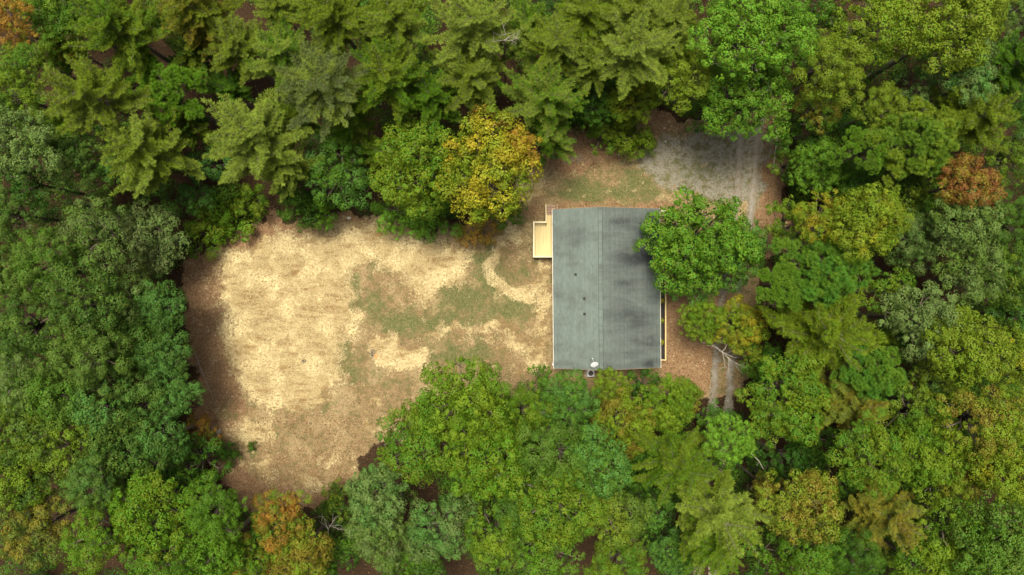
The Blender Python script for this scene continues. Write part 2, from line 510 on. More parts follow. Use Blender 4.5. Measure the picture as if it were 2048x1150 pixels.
def build_track(name, line):
    """one wheel track of the gravel drive: a thin sheet with ragged edges"""
    st = 0.11
    lx = [p[0] for p in line]
    x0 = (min(lx) - 25 - 1024) / F * H; x1 = (max(lx) + 25 - 1024) / F * H
    y0 = -(line[-1][1] - 575) / F * H; y1 = -(line[0][1] - 575) / F * H
    xs = np.arange(x0, x1, st); ys = np.arange(y0, y1, st)
    gx, gy = np.meshgrid(xs, ys)
    px = gx / H * F + 1024; py = -gy / H * F + 575
    d = 7.0 - sd_line(line, px, py) + (fbm(gx * 1.7, gy * 1.7) - 0.5) * 14 + (rng.random(gx.shape) - 0.5) * 5
    keep = d[:-1, :-1] > 0
    nx = len(xs)
    idx = (np.arange(len(ys) - 1)[:, None] * nx + np.arange(nx - 1)[None, :])[keep]
    faces = np.stack([idx, idx + 1, idx + nx + 1, idx + nx], 1)
    used = np.unique(faces)
    remap = np.full(gx.size, -1); remap[used] = np.arange(len(used))
    verts = np.stack([gx.ravel()[used], gy.ravel()[used], np.full(len(used), 0.006)], 1)
    me = mesh_np(name, verts, remap[faces], {"edge": ('POINT', np.clip(d.ravel()[used] / 9, 0, 1))})
    o = link(name, me, M_TRACK)
    o["kind"] = "structure"


m, nt, out = new_mat("gravel_track")
tc = N(nt, "ShaderNodeTexCoord")
vor = N(nt, "ShaderNodeTexVoronoi"); vor.inputs["Scale"].default_value = 14.0
nt.links.new(tc.outputs["Object"], vor.inputs["Vector"])
nz = noise_n(nt, tc.outputs["Object"], 9.0, 6, 0.75)
n2 = noise_n(nt, tc.outputs["Object"], 1.2, 4, 0.6)
c = mixc(nt, smooth_n(nt, nz, 0.35, 0.65), (0.12, 0.114, 0.096), (0.255, 0.245, 0.215))
c = mixc(nt, smooth_n(nt, n2, 0.5, 0.75), c, (0.125, 0.108, 0.075))
c = mixc(nt, attr_n(nt, "edge"), (0.13, 0.105, 0.07), c)
b = N(nt, "ShaderNodeBsdfPrincipled", ins={"Roughness": 0.95})
nt.links.new(c, b.inputs["Base Color"])
bp = N(nt, "ShaderNodeBump", ins={"Strength": 0.8, "Distance": 0.04})
nt.links.new(vor.outputs["Distance"], bp.inputs["Height"]); nt.links.new(bp.outputs[0], b.inputs["Normal"])
nt.links.new(b.outputs[0], out.inputs[0])
M_TRACK = m
build_track("gravel_road", TRACK_A)
build_track("gravel_road", TRACK_B)

# ------------------------------------------------------------------ house
HC = P(1213.2, 577.0, 3.1)
EZ, RZ = 3.1, 4.95              # eave and ridge height
HL, HW = 6.69, 4.49             # half length (y), half width (x)
RX = -0.69                      # ridge line, from the middle of the house
house = thing("house", "single-storey house under a long dark grey shingle roof beside the straw clearing", "house", (HC[0], HC[1], 0), 0.0079)


def to_px(x, y, z):
    """house coordinates to photograph pixels"""
    c, s = math.cos(0.0079), math.sin(0.0079)
    X = HC[0] + c * x - s * y; Y = HC[1] + s * x + c * y
    return 1024 + X / (H - z) * F, 575 - Y / (H - z) * F


m, nt, out = new_mat("roof_shingle")
tc = N(nt, "ShaderNodeTexCoord")
mp = N(nt, "ShaderNodeMapping"); mp.inputs["Scale"].default_value = (0.35, 1.6, 0.35)
nt.links.new(tc.outputs["Object"], mp.inputs[0])
ns = noise_n(nt, mp.outputs[0], 1.1, 6, 0.62, 0.4)
nf = noise_n(nt, tc.outputs["Object"], 22.0, 5, 0.7)
tab = attr_n(nt, "tab")
st = math_n(nt, 'ADD', attr_n(nt, "stain_shade"), math_n(nt, 'MULTIPLY', math_n(nt, 'SUBTRACT', ns, 0.46), 0.7))
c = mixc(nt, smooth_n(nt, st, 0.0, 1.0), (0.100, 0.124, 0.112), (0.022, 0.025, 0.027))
c = mixc(nt, smooth_n(nt, noise_n(nt, tc.outputs["Object"], 0.7, 4, 0.6), 0.45, 0.75), c, (0.072, 0.086, 0.077))
hs = N(nt, "ShaderNodeHueSaturation")
nt.links.new(c, hs.inputs["Color"])
vv = math_n(nt, 'ADD', math_n(nt, 'MULTIPLY', tab, 0.26), math_n(nt, 'MULTIPLY', nf, 0.75))
nt.links.new(math_n(nt, 'ADD', vv, 0.47), hs.inputs["Value"])
b = N(nt, "ShaderNodeBsdfPrincipled", ins={"Roughness": 0.9, "Specular IOR Level": 0.25})
nt.links.new(hs.outputs[0], b.inputs["Base Color"])
bp = N(nt, "ShaderNodeBump", ins={"Strength": 0.5, "Distance": 0.01})
nt.links.new(nf, bp.inputs["Height"]); nt.links.new(bp.outputs[0], b.inputs["Normal"])
nt.links.new(b.outputs[0], out.inputs[0])
M_ROOF = m

STAIN_SHADE_BLOBS = [(1186, 600, 22, 170, -.22), (1150, 690, 50, 40, -.1), (1160, 470, 36, 22, .42), (1152, 492, 12, 8, .35), (1128, 510, 22, 7, .35), (1118, 480, 14, 4, .35), (1272, 512, 40, 20, .36), (1305, 520, 22, 34, .3), (1300, 440, 24, 9, .35),
          (1310, 470, 14, 40, .35), (1245, 567, 24, 6, .3), (1260, 580, 9, 4, .25), (1250, 628, 60, 10, .3), (1280, 645, 34, 10, .22), (1300, 680, 26, 14, .35), (1120, 590, 22, 9, .35),
          (1122, 728, 26, 6, .5), (1305, 728, 22, 7, .6), (1240, 442, 22, 4, .35), (1125, 640, 14, 20, .2), (1270, 480, 50, 90, .14), (1264, 600, 50, 66, .08), (1268, 700, 50, 70, .14), (1205, 729, 40, 5, .25), (1118, 680, 12, 30, .2)]  # small blobs are stains; broad east-slope ones add painted shade


def roof_course(parent, sgn, a0, a1, slope_len, run, z_off, k):
    """one row of shingle tabs between a0 and a1 metres up the slope; sgn -1 west slope, +1 east slope"""
    v = []; f = []; stain_shade = []; tabv = []
    row = random.random() * .45
    y = -HL - random.random() * 0.3
    while y < HL:
        w = 0.30 + random.random() * 0.06
        y0, y1 = max(y, -HL), min(y + w - 0.006, HL)
        y += w
        if y1 - y0 < 0.03:
            continue
        t = 0.010 + random.random() * 0.006
        jag = (random.random() - 0.5) * 0.02
        o = len(v)
        for (aa, dz) in ((a0 - 0.012 + jag, 0.001), (a0 - 0.012 + jag, t), (min(a1 + 0.03, slope_len), 0.001)):
            for yy in (y0, y1):
                fr = aa / slope_len
                x = sgn * (1 - fr) * run + RX
                z = EZ + (RZ - EZ) * fr + dz + z_off
                v.append((x, yy, z))
                qx, qy = to_px(x, yy, z)
                stain_shade.append((.30 if sgn > 0 else .04) + sum(s[4] * math.exp(-((qx - s[0]) / s[2]) ** 2 - ((qy - s[1]) / s[3]) ** 2) for s in STAIN_SHADE_BLOBS))  # east slope's constant is its shaded side painted into the shingle colour
        ff = [(0, 1, 3, 2), (2, 3, 5, 4), (0, 2, 4), (1, 5, 3)]
        if sgn > 0:
            ff = [tuple(reversed(q)) for q in ff]
        r = random.random() * .6 + row
        for q in ff:
            f.append(tuple(i + o for i in q)); tabv.append(r)
    me = bpy.data.meshes.new("shingle_course")
    me.from_pydata(v, [], f)
    me.update()
    a = me.attributes.new("stain_shade", 'FLOAT', 'POINT'); a.data.foreach_set("value", np.array(stain_shade, dtype=np.float32))
    a = me.attributes.new("tab", 'FLOAT', 'FACE'); a.data.foreach_set("value", np.array(tabv, dtype=np.float32))
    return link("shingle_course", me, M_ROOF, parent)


# roof deck (plywood under the shingles) carries the courses
runL, runR = HW + RX, HW - RX
rd = MB()
prof = [(-HW + 0.02, EZ - 0.02), (RX, RZ - 0.02), (HW - 0.02, EZ - 0.02), (HW - 0.02, EZ - 0.09), (RX, RZ - 0.09), (-HW + 0.02, EZ - 0.09)]
vv_ = [(x, y, z) for y in (-HL + 0.02, HL - 0.02) for x, z in prof]
rd.add(vv_, [(0, 1, 7, 6), (1, 2, 8, 7), (2, 3, 9, 8), (3, 4, 10, 9), (4, 5, 11, 10), (5, 0, 6, 11), (5, 4, 1, 0), (4, 3, 2, 1), (6, 7, 10, 11), (7, 8, 9, 10)])
roof = rd.build("roof", M_OLD_WOOD, house)
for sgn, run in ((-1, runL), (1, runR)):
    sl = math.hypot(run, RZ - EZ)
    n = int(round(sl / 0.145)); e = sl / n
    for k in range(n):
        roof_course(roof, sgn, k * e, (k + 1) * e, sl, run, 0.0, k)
# ridge cap: overlapping cap shingles
v = []; f = []; stain_shade = []; tabv = []
y = -HL
cw = 0.15
while y < HL:
    y1 = min(y + 0.17, HL)
    o = len(v)
    for yy, dz in ((y, 0.034), (y1 - 0.004, 0.022)):
        for s, w in ((-1, cw), (0, 0), (1, cw)):
            sl = (RZ - EZ) / (runL if s < 0 else runR)
            v.append((RX + s * w, yy, RZ + dz - (w * sl if s else 0)))
            qx, qy = to_px(RX, yy, RZ)
            stain_shade.append(sum(q[4] * math.exp(-((qx - q[0]) / q[2]) ** 2 - ((qy - q[1]) / q[3]) ** 2) for q in STAIN_SHADE_BLOBS) - 0.15)
    for s, w in ((-1, cw), (1, cw)):
        sl = (RZ - EZ) / (runL if s < 0 else runR)
        for yy in (y, y1 - 0.004):
            v.append((RX + s * (w + 0.035), yy, RZ - (w + .035) * sl + 0.017)); stain_shade.append(3.0)
    r = random.random()
    for q in ((0, 1, 4, 3), (1, 2, 5, 4), (6, 0, 3, 7), (2, 8, 9, 5)):
        f.append(tuple(i + o for i in q)); tabv.append(r)
    y += 0.17
me = bpy.data.meshes.new("ridge_cap"); me.from_pydata(v, [], f); me.update()
a = me.attributes.new("stain_shade", 'FLOAT', 'POINT'); a.data.foreach_set("value", np.array(stain_shade, dtype=np.float32))
a = me.attributes.new("tab", 'FLOAT', 'FACE'); a.data.foreach_set("value", np.array(tabv, dtype=np.float32))
rc = link("ridge_cap", me, M_ROOF, roof)
rc["kind"] = "stuff"

# gutters, rake boards
for s in (-1, 1):
    x = s * HW
    MB().box(min(x - s * 0.005, x + s * 0.055), max(x - s * 0.005, x + s * 0.055), -HL - 0.02, HL + 0.02, EZ - 0.13, EZ - 0.028).build("gutter", M_TRIM, house)
for s in (-1, 1):
    yy = s * (HL + 0.004)
    r = MB()
    for xa, xb in ((-HW, RX), (RX, HW)):
        za = EZ if xa < RX else RZ; zb = RZ if xb == RX else EZ
        y0, y1 = sorted((yy, yy + s * 0.025))
        pts = [(xa, za - 0.01), (xb, zb - 0.01), (xb, zb - 0.16), (xa, za - 0.16)]
        vv = [(p[0], y0, p[1]) for p in pts] + [(p[0], y1, p[1]) for p in pts]
        r.add(vv, [(0, 1, 2, 3), (7, 6, 5, 4), (0, 4, 5, 1), (1, 5, 6, 2), (2, 6, 7, 3), (3, 7, 4, 0)])
    r.build("rake_board", M_OLD_WOOD, house)

# walls with lapped siding; the east wall is set back under the porch roof
WX0, WX1, WY = -HW + 0.32, HW - 1.75, HL - 0.32


def lap_wall(p0, p1, nrm, z0, z1, top=None):
    """a wall of overlapping boards from p0 to p1 (x, y), outward normal nrm; top(x) gives the gable height"""
    mb = MB()
    z = z0
    while z < z1 - 1e-3:
        zt = min(z + 0.2, z1)
        pa, pb = p0, p1
        if top is not None and z > EZ - 0.12:
            lo, hi = p0[0], p1[0]
            xs_ = [x for x in np.linspace(min(lo, hi), max(lo, hi), 121) if top(x) > zt]
            if len(xs_) < 2:
                break
            a, b_ = min(xs_), max(xs_)
            pa, pb = ((a, p0[1]), (b_, p1[1])) if lo < hi else ((b_, p0[1]), (a, p1[1]))
        q = [(pa[0] + nrm[0] * 0.022, pa[1] + nrm[1] * 0.022, z), (pb[0] + nrm[0] * 0.022, pb[1] + nrm[1] * 0.022, z),
             (pb[0] + nrm[0] * 0.004, pb[1] + nrm[1] * 0.004, zt), (pa[0] + nrm[0] * 0.004, pa[1] + nrm[1] * 0.004, zt),
             (pa[0], pa[1], z), (pb[0], pb[1], z)]
        mb.add(q, [(0, 1, 2, 3), (4, 5, 1, 0)])
        z = zt
    return mb


def gable(x):
    return (EZ + (RZ - EZ) * (x + HW) / runL if x < RX else EZ + (RZ - EZ) * (HW - x) / runR) - 0.14


core = MB().box(WX0, WX1, -WY, WY, 0.45, EZ - 0.12)
cp = [(WX0, EZ - 0.12), (WX1, EZ - 0.12), (WX1, gable(WX1) - 0.03), (RX, gable(RX) - 0.03), (WX0, gable(WX0) - 0.03)]
cv = [(x, y, z) for y in (-WY, WY) for x, z in cp]
core.add(cv, [(4, 3, 2, 1, 0), (5, 6, 7, 8, 9), (1, 2, 7, 6), (2, 3, 8, 7), (3, 4, 9, 8), (4, 0, 5, 9)])
wall = core.build("wall", M_SIDING, house)
for a_, b_, nn, top in (((WX0, WY), (WX0, -WY), (-1, 0), None), ((WX1, -WY), (WX1, WY), (1, 0), None), ((WX0, -WY), (WX1, -WY), (0, -1), gable), ((WX1, WY), (WX0, WY), (0, 1), gable)):
    lap_wall(a_, b_, nn, 0.5, EZ - 0.12 if top is None else RZ, top).build("siding", M_SIDING, wall)
MB().box(WX0 + 0.03, WX1 - 0.03, -WY + 0.03, WY - 0.03, 0, 0.47).build("foundation", M_CONCRETE, house)


def window(x, y, side, w=0.95, h=1.15, z=1.15):
    """side: 'w' or 'e' wall"""
    s = -1 if side == 'w' else 1
    xa = x + s * 0.026
    fr = MB()
    for (ya, yb, za, zb) in ((y - w / 2 - .08, y - w / 2, z - .08, z + h + .08), (y + w / 2, y + w / 2 + .08, z - .08, z + h + .08), (y - w / 2, y + w / 2, z - .08, z), (y - w / 2, y + w / 2, z + h, z + h + .08), (y - w / 2, y + w / 2, z + h / 2 - .02, z + h / 2 + .02)):
        fr.box(min(xa, xa + s * .03), max(xa, xa + s * .03), ya, yb, za, zb)
    win = fr.build("window", M_WHITE, house)
    MB().box(min(xa, xa + s * .008), max(xa, xa + s * .008), y - w / 2 + .001, y + w / 2 - .001, z + .001, z + h - .001).build("pane", M_GLASS, win)


for y in (-5.0, -2.6, 0.2):
    window(WX0, y, 'w')
for y in (-4.6, -2.0, 3.6):
    window(WX1, y, 'e')
for x, y, s in ((WX0, 3.7, -1), (WX1, 0.9, 1)):
    xa = x + s * 0.026
    d = MB().box(min(xa, xa + s * .04), max(xa, xa + s * .04), y - .46, y + .46, 0.98, 2.98).build("door", M_WHITE, house)
    MB().tube([(xa + s * .04, y + .36, 1.95), (xa + s * .09, y + .36, 1.95), (xa + s * .1, y + .30, 1.95)], .018).build("handle", M_GREYMETAL, d)
# downspout and service box at the west eave
x_, y_, _ = P(1103, 726, 2.0)
lx_, ly_ = x_ - HC[0], y_ - HC[1]
MB().tube([(WX0 - .1, ly_, EZ - .12), (WX0 - .09, ly_, .3), (WX0 - .3, ly_, .12)], .04, 8).build("downspout", M_TRIM, house)
MB().bbox(-HW - .14, -HW + .12, ly_ - .10, ly_ + .10, EZ - .42, EZ - .26, .02).build("service_box", M_WHITE, house)
# vent pipes
for qx, qy in ((1151, 549), (1168.5, 597), (1169, 628)):
    z = 4.05
    for _ in range(3):
        X, Y, _z = P(qx, qy, z)
        x = X - HC[0] + 0.0079 * (Y - HC[1]); y = Y - HC[1] - 0.0079 * (X - HC[0])
        z = EZ + (RZ - EZ) * (x + HW) / runL
    sl = (RZ - EZ) / runL
    fl = MB()
    hx = .10
    fl.add([(x - hx, y - .1, z - hx * sl + .018), (x + hx, y - .1, z + hx * sl + .018), (x + hx, y + .1, z + hx * sl + .018), (x - hx, y + .1, z - hx * sl + .018),
            (x - hx, y - .1, z - hx * sl), (x + hx, y - .1, z + hx * sl), (x + hx, y + .1, z + hx * sl), (x - hx, y + .1, z - hx * sl)],
           [(0, 1, 2, 3), (0, 4, 5, 1), (1, 5, 6, 2), (2, 6, 7, 3), (3, 7, 4, 0)])
    vp = fl.build("vent_flashing", M_RUBBER, house)
    t = MB().tube([(x, y, z - .02), (x, y, z + .07), (x, y, z + .08), (x, y, z + .30)], [.085, .06, .047, .047], 12, False)
    t.tube([(x, y, z + .30), (x, y, z + .12)], [.036, .036], 12, True)
    t.build("vent_pipe", M_RUBBER, vp)

# ------------------------------------------------------------------ wooden deck at the west side
def local(px, py, z, o):
    X, Y, _ = P(px, py, z)
    return X - o[0], Y - o[1]


do = P(1085, 480, 0)
deck = thing("wooden_deck", "small new yellow pine deck with rails against the side of the house facing the straw", "deck", (do[0], do[1], 0))
DZ = 0.95
x0, yt = local(1067, 446, DZ, do); x1 = (HC[0] - HW + 0.3) - do[0]; _, yb = local(1067, 514, DZ, do)
xl, _ = local(1091.5, 446, DZ, do); _, yl = local(1091, 430.5, DZ, do)
k = 0
w = 0.143
x = x0 + 0.02
while x < x1 - 0.02:
    top = yl if x > xl - 0.05 else yt
    mb = MB().bbox(x, min(x + w - 0.008, x1), yb, top + (random.random() - .5) * .01, DZ - 0.038, DZ + random.random() * .003)
    mb.build("plank", M_PINE_WOOD, deck)
    x += w
fr = MB()
fr.box(x0, x1, yb - .03, yb - .002, DZ - .24, DZ - .02)
fr.build("rim_joist", M_PINE_WOOD, deck)
MB().box(x0 - .002, x0 + .018, yb, yt, DZ - .24, DZ - .05).build("rim_joist", M_PINE_WOOD, deck)
MB().box(x0, xl, yt + .002, yt + .03, DZ - .24, DZ - .02).build("rim_joist", M_PINE_WOOD, deck)
RT = DZ + 0.98
rails = [((x0, yb), (x0, yt)), ((x0, yb), (x1 - .35, yb)), ((x0, yt), (xl, yt)), ((xl, yt), (xl, yl))]
for i, (a_, b_) in enumerate(rails):
    vert = abs(a_[0] - b_[0]) < 1e-6
    hw = 0.07 if i < 3 else 0.045
    e = hw if i == 0 else -hw
    if vert:
        y0_, y1_ = min(a_[1], b_[1]) - (e if i == 0 else -.07), max(a_[1], b_[1]) + (e if i == 0 else 0)
        MB().bbox(a_[0] - hw, a_[0] + hw, y0_, y1_, RT - .04, RT + .001 * i).build("cap_rail", M_PINE_RAIL, deck)
        MB().box(a_[0] - .02, a_[0] + .02, min(a_[1], b_[1]), max(a_[1], b_[1]), DZ + .1, DZ + .18).build("bottom_rail", M_PINE_RAIL, deck)
    else:
        MB().bbox(min(a_[0], b_[0]) + .071, max(a_[0], b_[0]) + (.04 if i == 2 else 0), a_[1] - hw, a_[1] + hw, RT - .04, RT + .001 * i).build("cap_rail", M_PINE_RAIL, deck)
        MB().box(min(a_[0], b_[0]) + .03, max(a_[0], b_[0]), a_[1] - .02, a_[1] + .02, DZ + .1, DZ + .18).build("bottom_rail", M_PINE_RAIL, deck)
    L = math.hypot(b_[0] - a_[0], b_[1] - a_[1])
    nb = max(2, int(L / .13))
    for j in range(1, nb):
        t = j / nb
        bx_, by_ = a_[0] + (b_[0] - a_[0]) * t, a_[1] + (b_[1] - a_[1]) * t
        MB().box(bx_ - .018, bx_ + .018, by_ - .018, by_ + .018, DZ + .18, RT - .04).build("baluster", M_PINE_RAIL, deck)
for (cx_, cy_) in ((x0 + .01, yb + .01), (x0 + .01, yt - .01), (xl + .01, yt - .02), (xl + .01, yl - .05), (x0 + .01, (yb + yt) / 2), (x1 - .4, yb + .01)):
    MB().box(cx_ - .045, cx_ + .045, cy_ - .045, cy_ + .045, 0, RT - .041).build("post", M_PINE_WOOD, deck)
# stairs going down towards the drive
xs0, xs1 = xl + .02, xl + .92
ny = 4
for j in range(ny):
    zt = DZ - (j + 1) * DZ / (ny + 1)
    ya = yl - j * 0.26 + .0
    ya = yl + j * 0.255 + .03
    for (ta, tb) in ((xs0 + .05, (xs0 + xs1) / 2 - .03), ((xs0 + xs1) / 2 + .03, xs1 - .05)):
        MB().bbox(ta, tb, ya, ya + .19, zt - .035, zt).build("tread", M_TREAD, deck)
for xx in (xs0, (xs0 + xs1) / 2, xs1):
    s = MB()
    y0_, y1_ = yl + .005, yl + ny * .255 + .05
    q = [(y0_, DZ - .05), (y1_, .06), (y1_, 0), (y0_ + .1, 0), (y0_, DZ - .4)]
    vv = [(xx - .02, a_, b_) for a_, b_ in q] + [(xx + .02, a_, b_) for a_, b_ in q]
    s.add(vv, [(0, 1, 2, 3, 4), (9, 8, 7, 6, 5)] + [(i, 5 + i, 5 + (i + 1) % 5, (i + 1) % 5) for i in range(5)])
    s.build("stringer", M_TREAD, deck)
for xx in (xs0 - .03, xs1 + .03):
    y0_, y1_ = yl - .05, yl + .95
    s = MB()
    vv = []
    for (yy, zz) in ((y0_, RT - .01), (y1_, RT - .62)):
        for dx in (-.045, .045):
            for dz in (-.04, 0):
                vv.append((xx + dx, yy, zz + dz))
    s.add(vv, [(0, 1, 3, 2), (4, 6, 7, 5), (0, 4, 5, 1), (2, 3, 7, 6), (1, 5, 7, 3), (0, 2, 6, 4)])
    s.build("handrail", M_PINE_RAIL if xx < xs1 else M_TREAD, deck)
    MB().box(xx - .04, xx + .04, y1_ - .1, y1_ - .02, 0, RT - .6).build("post", M_PINE_WOOD, deck)

# ------------------------------------------------------------------ covered porch at the east side
po = P(1330, 600, 0)
porch = thing("covered_porch", "long dark covered porch with slim wooden rail along the house beside the tracks", "porch", (po[0], po[1], 0))
PZ = 0.55
wx = HC[0] + WX1 - po[0] + .06
xr, _ = local(1331.5, 600, 1.45, po)
_, yA = local(1331, 430, PZ, po); _, yB = local(1331, 552, PZ, po); _, yC = local(1331, 720, 1.45, po)
x = wx
while x < xr - .02:
    MB().bbox(x, min(x + .132, xr), yC, yB - .03, PZ - .04, PZ).build("plank", M_BLACK, porch)
    MB().bbox(x, min(x + .132, xr), yB - .02, yA, PZ + .10, PZ + .14).build("plank", M_OLD_WOOD, porch)
    x += .14
MB().box(xr + .002, xr + .03, yC, yB - .03, .02, PZ - .01).build("skirt_board", M_BLACK, porch)
MB().box(wx, xr, yC - .03, yC - .002, .02, PZ - .01).build("skirt_board", M_BLACK, porch)
PT = 1.45
MB().bbox(xr - .045, xr + .045, yC - .045, yB - .02, PT - .04, PT).build("cap_rail", M_TRIM if False else M_PINE_WOOD, porch)
MB().bbox(wx, xr - .047, yC - .045, yC + .045, PT - .04, PT).build("cap_rail", M_PINE_WOOD, porch)
yy = yC + .1
while yy < yB - .1:
    MB().box(xr - .012, xr + .012, yy - .012, yy + .012, PZ, PT - .04).build("baluster", M_BLACK, porch)
    yy += .14
for yy in (yC + .02, (yC + yB) / 2, yB - .08):
    MB().box(xr - .04, xr + .04, yy - .04, yy + .04, 0, PT - .041).build("post", M_OLD_WOOD, porch)
# landing with steps towards the tracks
xe, _ = local(1344.5, 554, .4, po)
MB().bbox(xr + .03, xe, yB - .12, yB - .02, PZ + .02, PZ + .07).build("step", M_PINE_WOOD, porch)
for j, zz in enumerate((.45, .3, .15)):
    MB().bbox(xr + .03 + j * .28, xr + .30 + j * .28, yB, yB + 1.1, zz - .04, zz).build("step", M_OLD_WOOD, porch)
# rails at the drive end
for pyy, mat, zz in ((421.5, M_TRIM, 1.6), (431.5, M_PINE_RAIL, 1.6)):
    xa, ya = local(1320, pyy, zz, po); xb, yb_ = local(1331, pyy - .7, zz, po)
    MB().bbox(xa - .3, xb, ya - .04, ya + .04, zz - .05, zz).build("cap_rail", mat, porch)
    MB().box(xb - .05, xb + .02, ya - .035, ya + .035, 0, zz - .051).build("post", M_OLD_WOOD, porch)

# ------------------------------------------------------------------ satellite dish on the roof
bx, by, _ = P(1188, 733, 4.55)
hx_ = bx - HC[0]
bz = EZ + (RZ - EZ) * (hx_ + HW) / runL
dish = thing("satellite_dish", "white oval satellite dish on the roof near the ridge end", "satellite dish", (bx, by, bz))
el = math.radians(36); az = math.radians(18)
nrm = np.array((-math.sin(az) * math.cos(el), math.cos(az) * math.cos(el), math.sin(el)))
uu = np.array((math.cos(az), math.sin(az), 0.0)); ww = np.cross(nrm, uu)
cen = np.array((-0.01, 0.17, 0.42))
mb = MB(); vv = []; nr, na = 6, 28
for i in range(nr + 1):
    for k in range(na):
        t = 2 * math.pi * k / na; r = i / nr
        vv.append(cen + uu * (0.33 * r * math.cos(t)) + ww * (0.30 * r * math.sin(t)) + nrm * (0.075 * r * r))
nfr = len(vv)
vv += [p - nrm * 0.02 for p in vv[:nfr]]
ff = []
for i in range(nr):
    for k in range(na):
        a_, b_, c_, d_ = i * na + k, i * na + (k + 1) % na, (i + 1) * na + (k + 1) % na, (i + 1) * na + k
        ff += [(a_, d_, c_, b_), (nfr + a_, nfr + b_, nfr + c_, nfr + d_)]
for k in range(na):
    ff.append((nr * na + k, nfr + nr * na + k, nfr + nr * na + (k + 1) % na, nr * na + (k + 1) % na))
mb.add(vv, ff)
mb.build("reflector", M_WHITE, dish, True)
lnb = cen + nrm * 0.54 + ww * 0.27
MB().tube([cen + ww * 0.29 + nrm * .06, lnb - nrm * .05], .021, 8).build("feed_arm", M_WHITE, dish)
MB().tube([lnb - nrm * .0, lnb - nrm * .07, lnb - nrm * .13], [.05, .055, .03], 10).build("feed_horn", M_WHITE, dish, True)
MB().tube([(0, 0, .0), (0, 0, .28), tuple(cen - nrm * .03)], .024, 10).build("mast", M_GREYMETAL, dish)
MB().box(-.1, .1, -.1, .1, -.05, .02).build("foot_plate", M_GREYMETAL, dish)
MB().tube([(.0, 0, .26), (.22, .42, .12)], .011, 6).build("brace", M_GREYMETAL, dish)

# ------------------------------------------------------------------ air conditioner
ax, ay, _ = P(1181.7, 746.5, 0.75)
ac = thing("air_conditioner", "grey air conditioning unit with round fan grille below the gable end", "air conditioner", (ax, ay, 0))
MB().bbox(-.40, .40, -.40, .40, 0, .10, .02).build("pad", M_CONCRETE, ac)
body = MB()
for s in range(16):
    z = .14 + s * .036
    for (xa, xb, ya, yb_) in ((-.28, .28, -.30, -.285), (-.28, .28, .285, .30), (-.30, -.285, -.28, .28), (.285, .30, -.28, .28)):
        body.box(xa, xb, ya, yb_, z, z + .022)
lv = body.build("louvre", M_GREYMETAL, ac); lv["kind"] = "stuff"
for sx in (-1, 1):
    for sy in (-1, 1):
        MB().box(min(sx * .27, sx * .305), max(sx * .27, sx * .305), min(sy * .27, sy * .305), max(sy * .27, sy * .305), .10, .74).build("corner_post", M_GREYMETAL, ac)
top = MB(); nseg = 32
vo = []
for k in range(nseg):
    t = 2 * math.pi * k / nseg
    c_, s_ = math.cos(t), math.sin(t); sc_ = .31 / max(abs(c_), abs(s_)) * (0.95 if abs(abs(c_) - abs(s_)) < .1 else 1)
    vo += [(c_ * sc_, s_ * sc_, .742), (c_ * .22, s_ * .22, .765), (c_ * .22, s_ * .22, .70), (c_ * sc_, s_ * sc_, .70)]
fo = []
for k in range(nseg):
    a_ = 4 * k; b_ = 4 * ((k + 1) % nseg)
    for j in range(3):
        fo.append((a_ + j, b_ + j, b_ + j + 1, a_ + j + 1)[::-1])
top.add(vo, fo)
topo = top.build("top_panel", M_WHITE, ac)
gr = MB()
for r in (.05, .09, .13, .17, .205):
    gr.tube([(r * math.cos(2 * math.pi * k / 24), r * math.sin(2 * math.pi * k / 24), .768) for k in range(25)], .004, 4, False)
for k in range(8):
    t = math.pi * k / 4
    gr.tube([(.03 * math.cos(t), .03 * math.sin(t), .772), (.222 * math.cos(t), .222 * math.sin(t), .772)], .005, 4)
gr.build("fan_grille", M_DARKMETAL, ac)
MB().tube([(0, 0, .60), (0, 0, .70)], .06, 12).build("fan_hub", M_GREYMETAL, ac)
for k in range(4):
    t = math.pi / 2 * k
    c_, s_ = math.cos(t), math.sin(t)
    q = [(.05, -.05, .62), (.20, -.08, .62), (.20, .08, .68), (.05, .05, .66)]
    vv = [(c_ * a_ - s_ * b_, s_ * a_ + c_ * b_, z_) for a_, b_, z_ in q]
    vv += [(p[0], p[1], p[2] - .006) for p in vv]
    MB().add(vv, [(0, 1, 2, 3), (7, 6, 5, 4), (0, 4, 5, 1), (1, 5, 6, 2), (2, 6, 7, 3), (3, 7, 4, 0)]).build("fan_blade", M_DARKMETAL, ac)

# ------------------------------------------------------------------ foliage prototypes
def rot_frames(nrm, roll):
    n = nrm / (np.linalg.norm(nrm, axis=1, keepdims=True) + 1e-9)
    a = np.where(np.abs(n[:, 2:3]) < 0.9, np.array([[0, 0, 1.0]]), np.array([[1.0, 0, 0]]))
    u = np.cross(a, n); u /= np.linalg.norm(u, axis=1, keepdims=True) + 1e-9
    v = np.cross(n, u)
    c, s = np.cos(roll)[:, None], np.sin(roll)[:, None]
    return c * u + s * v, -s * u + c * v, n


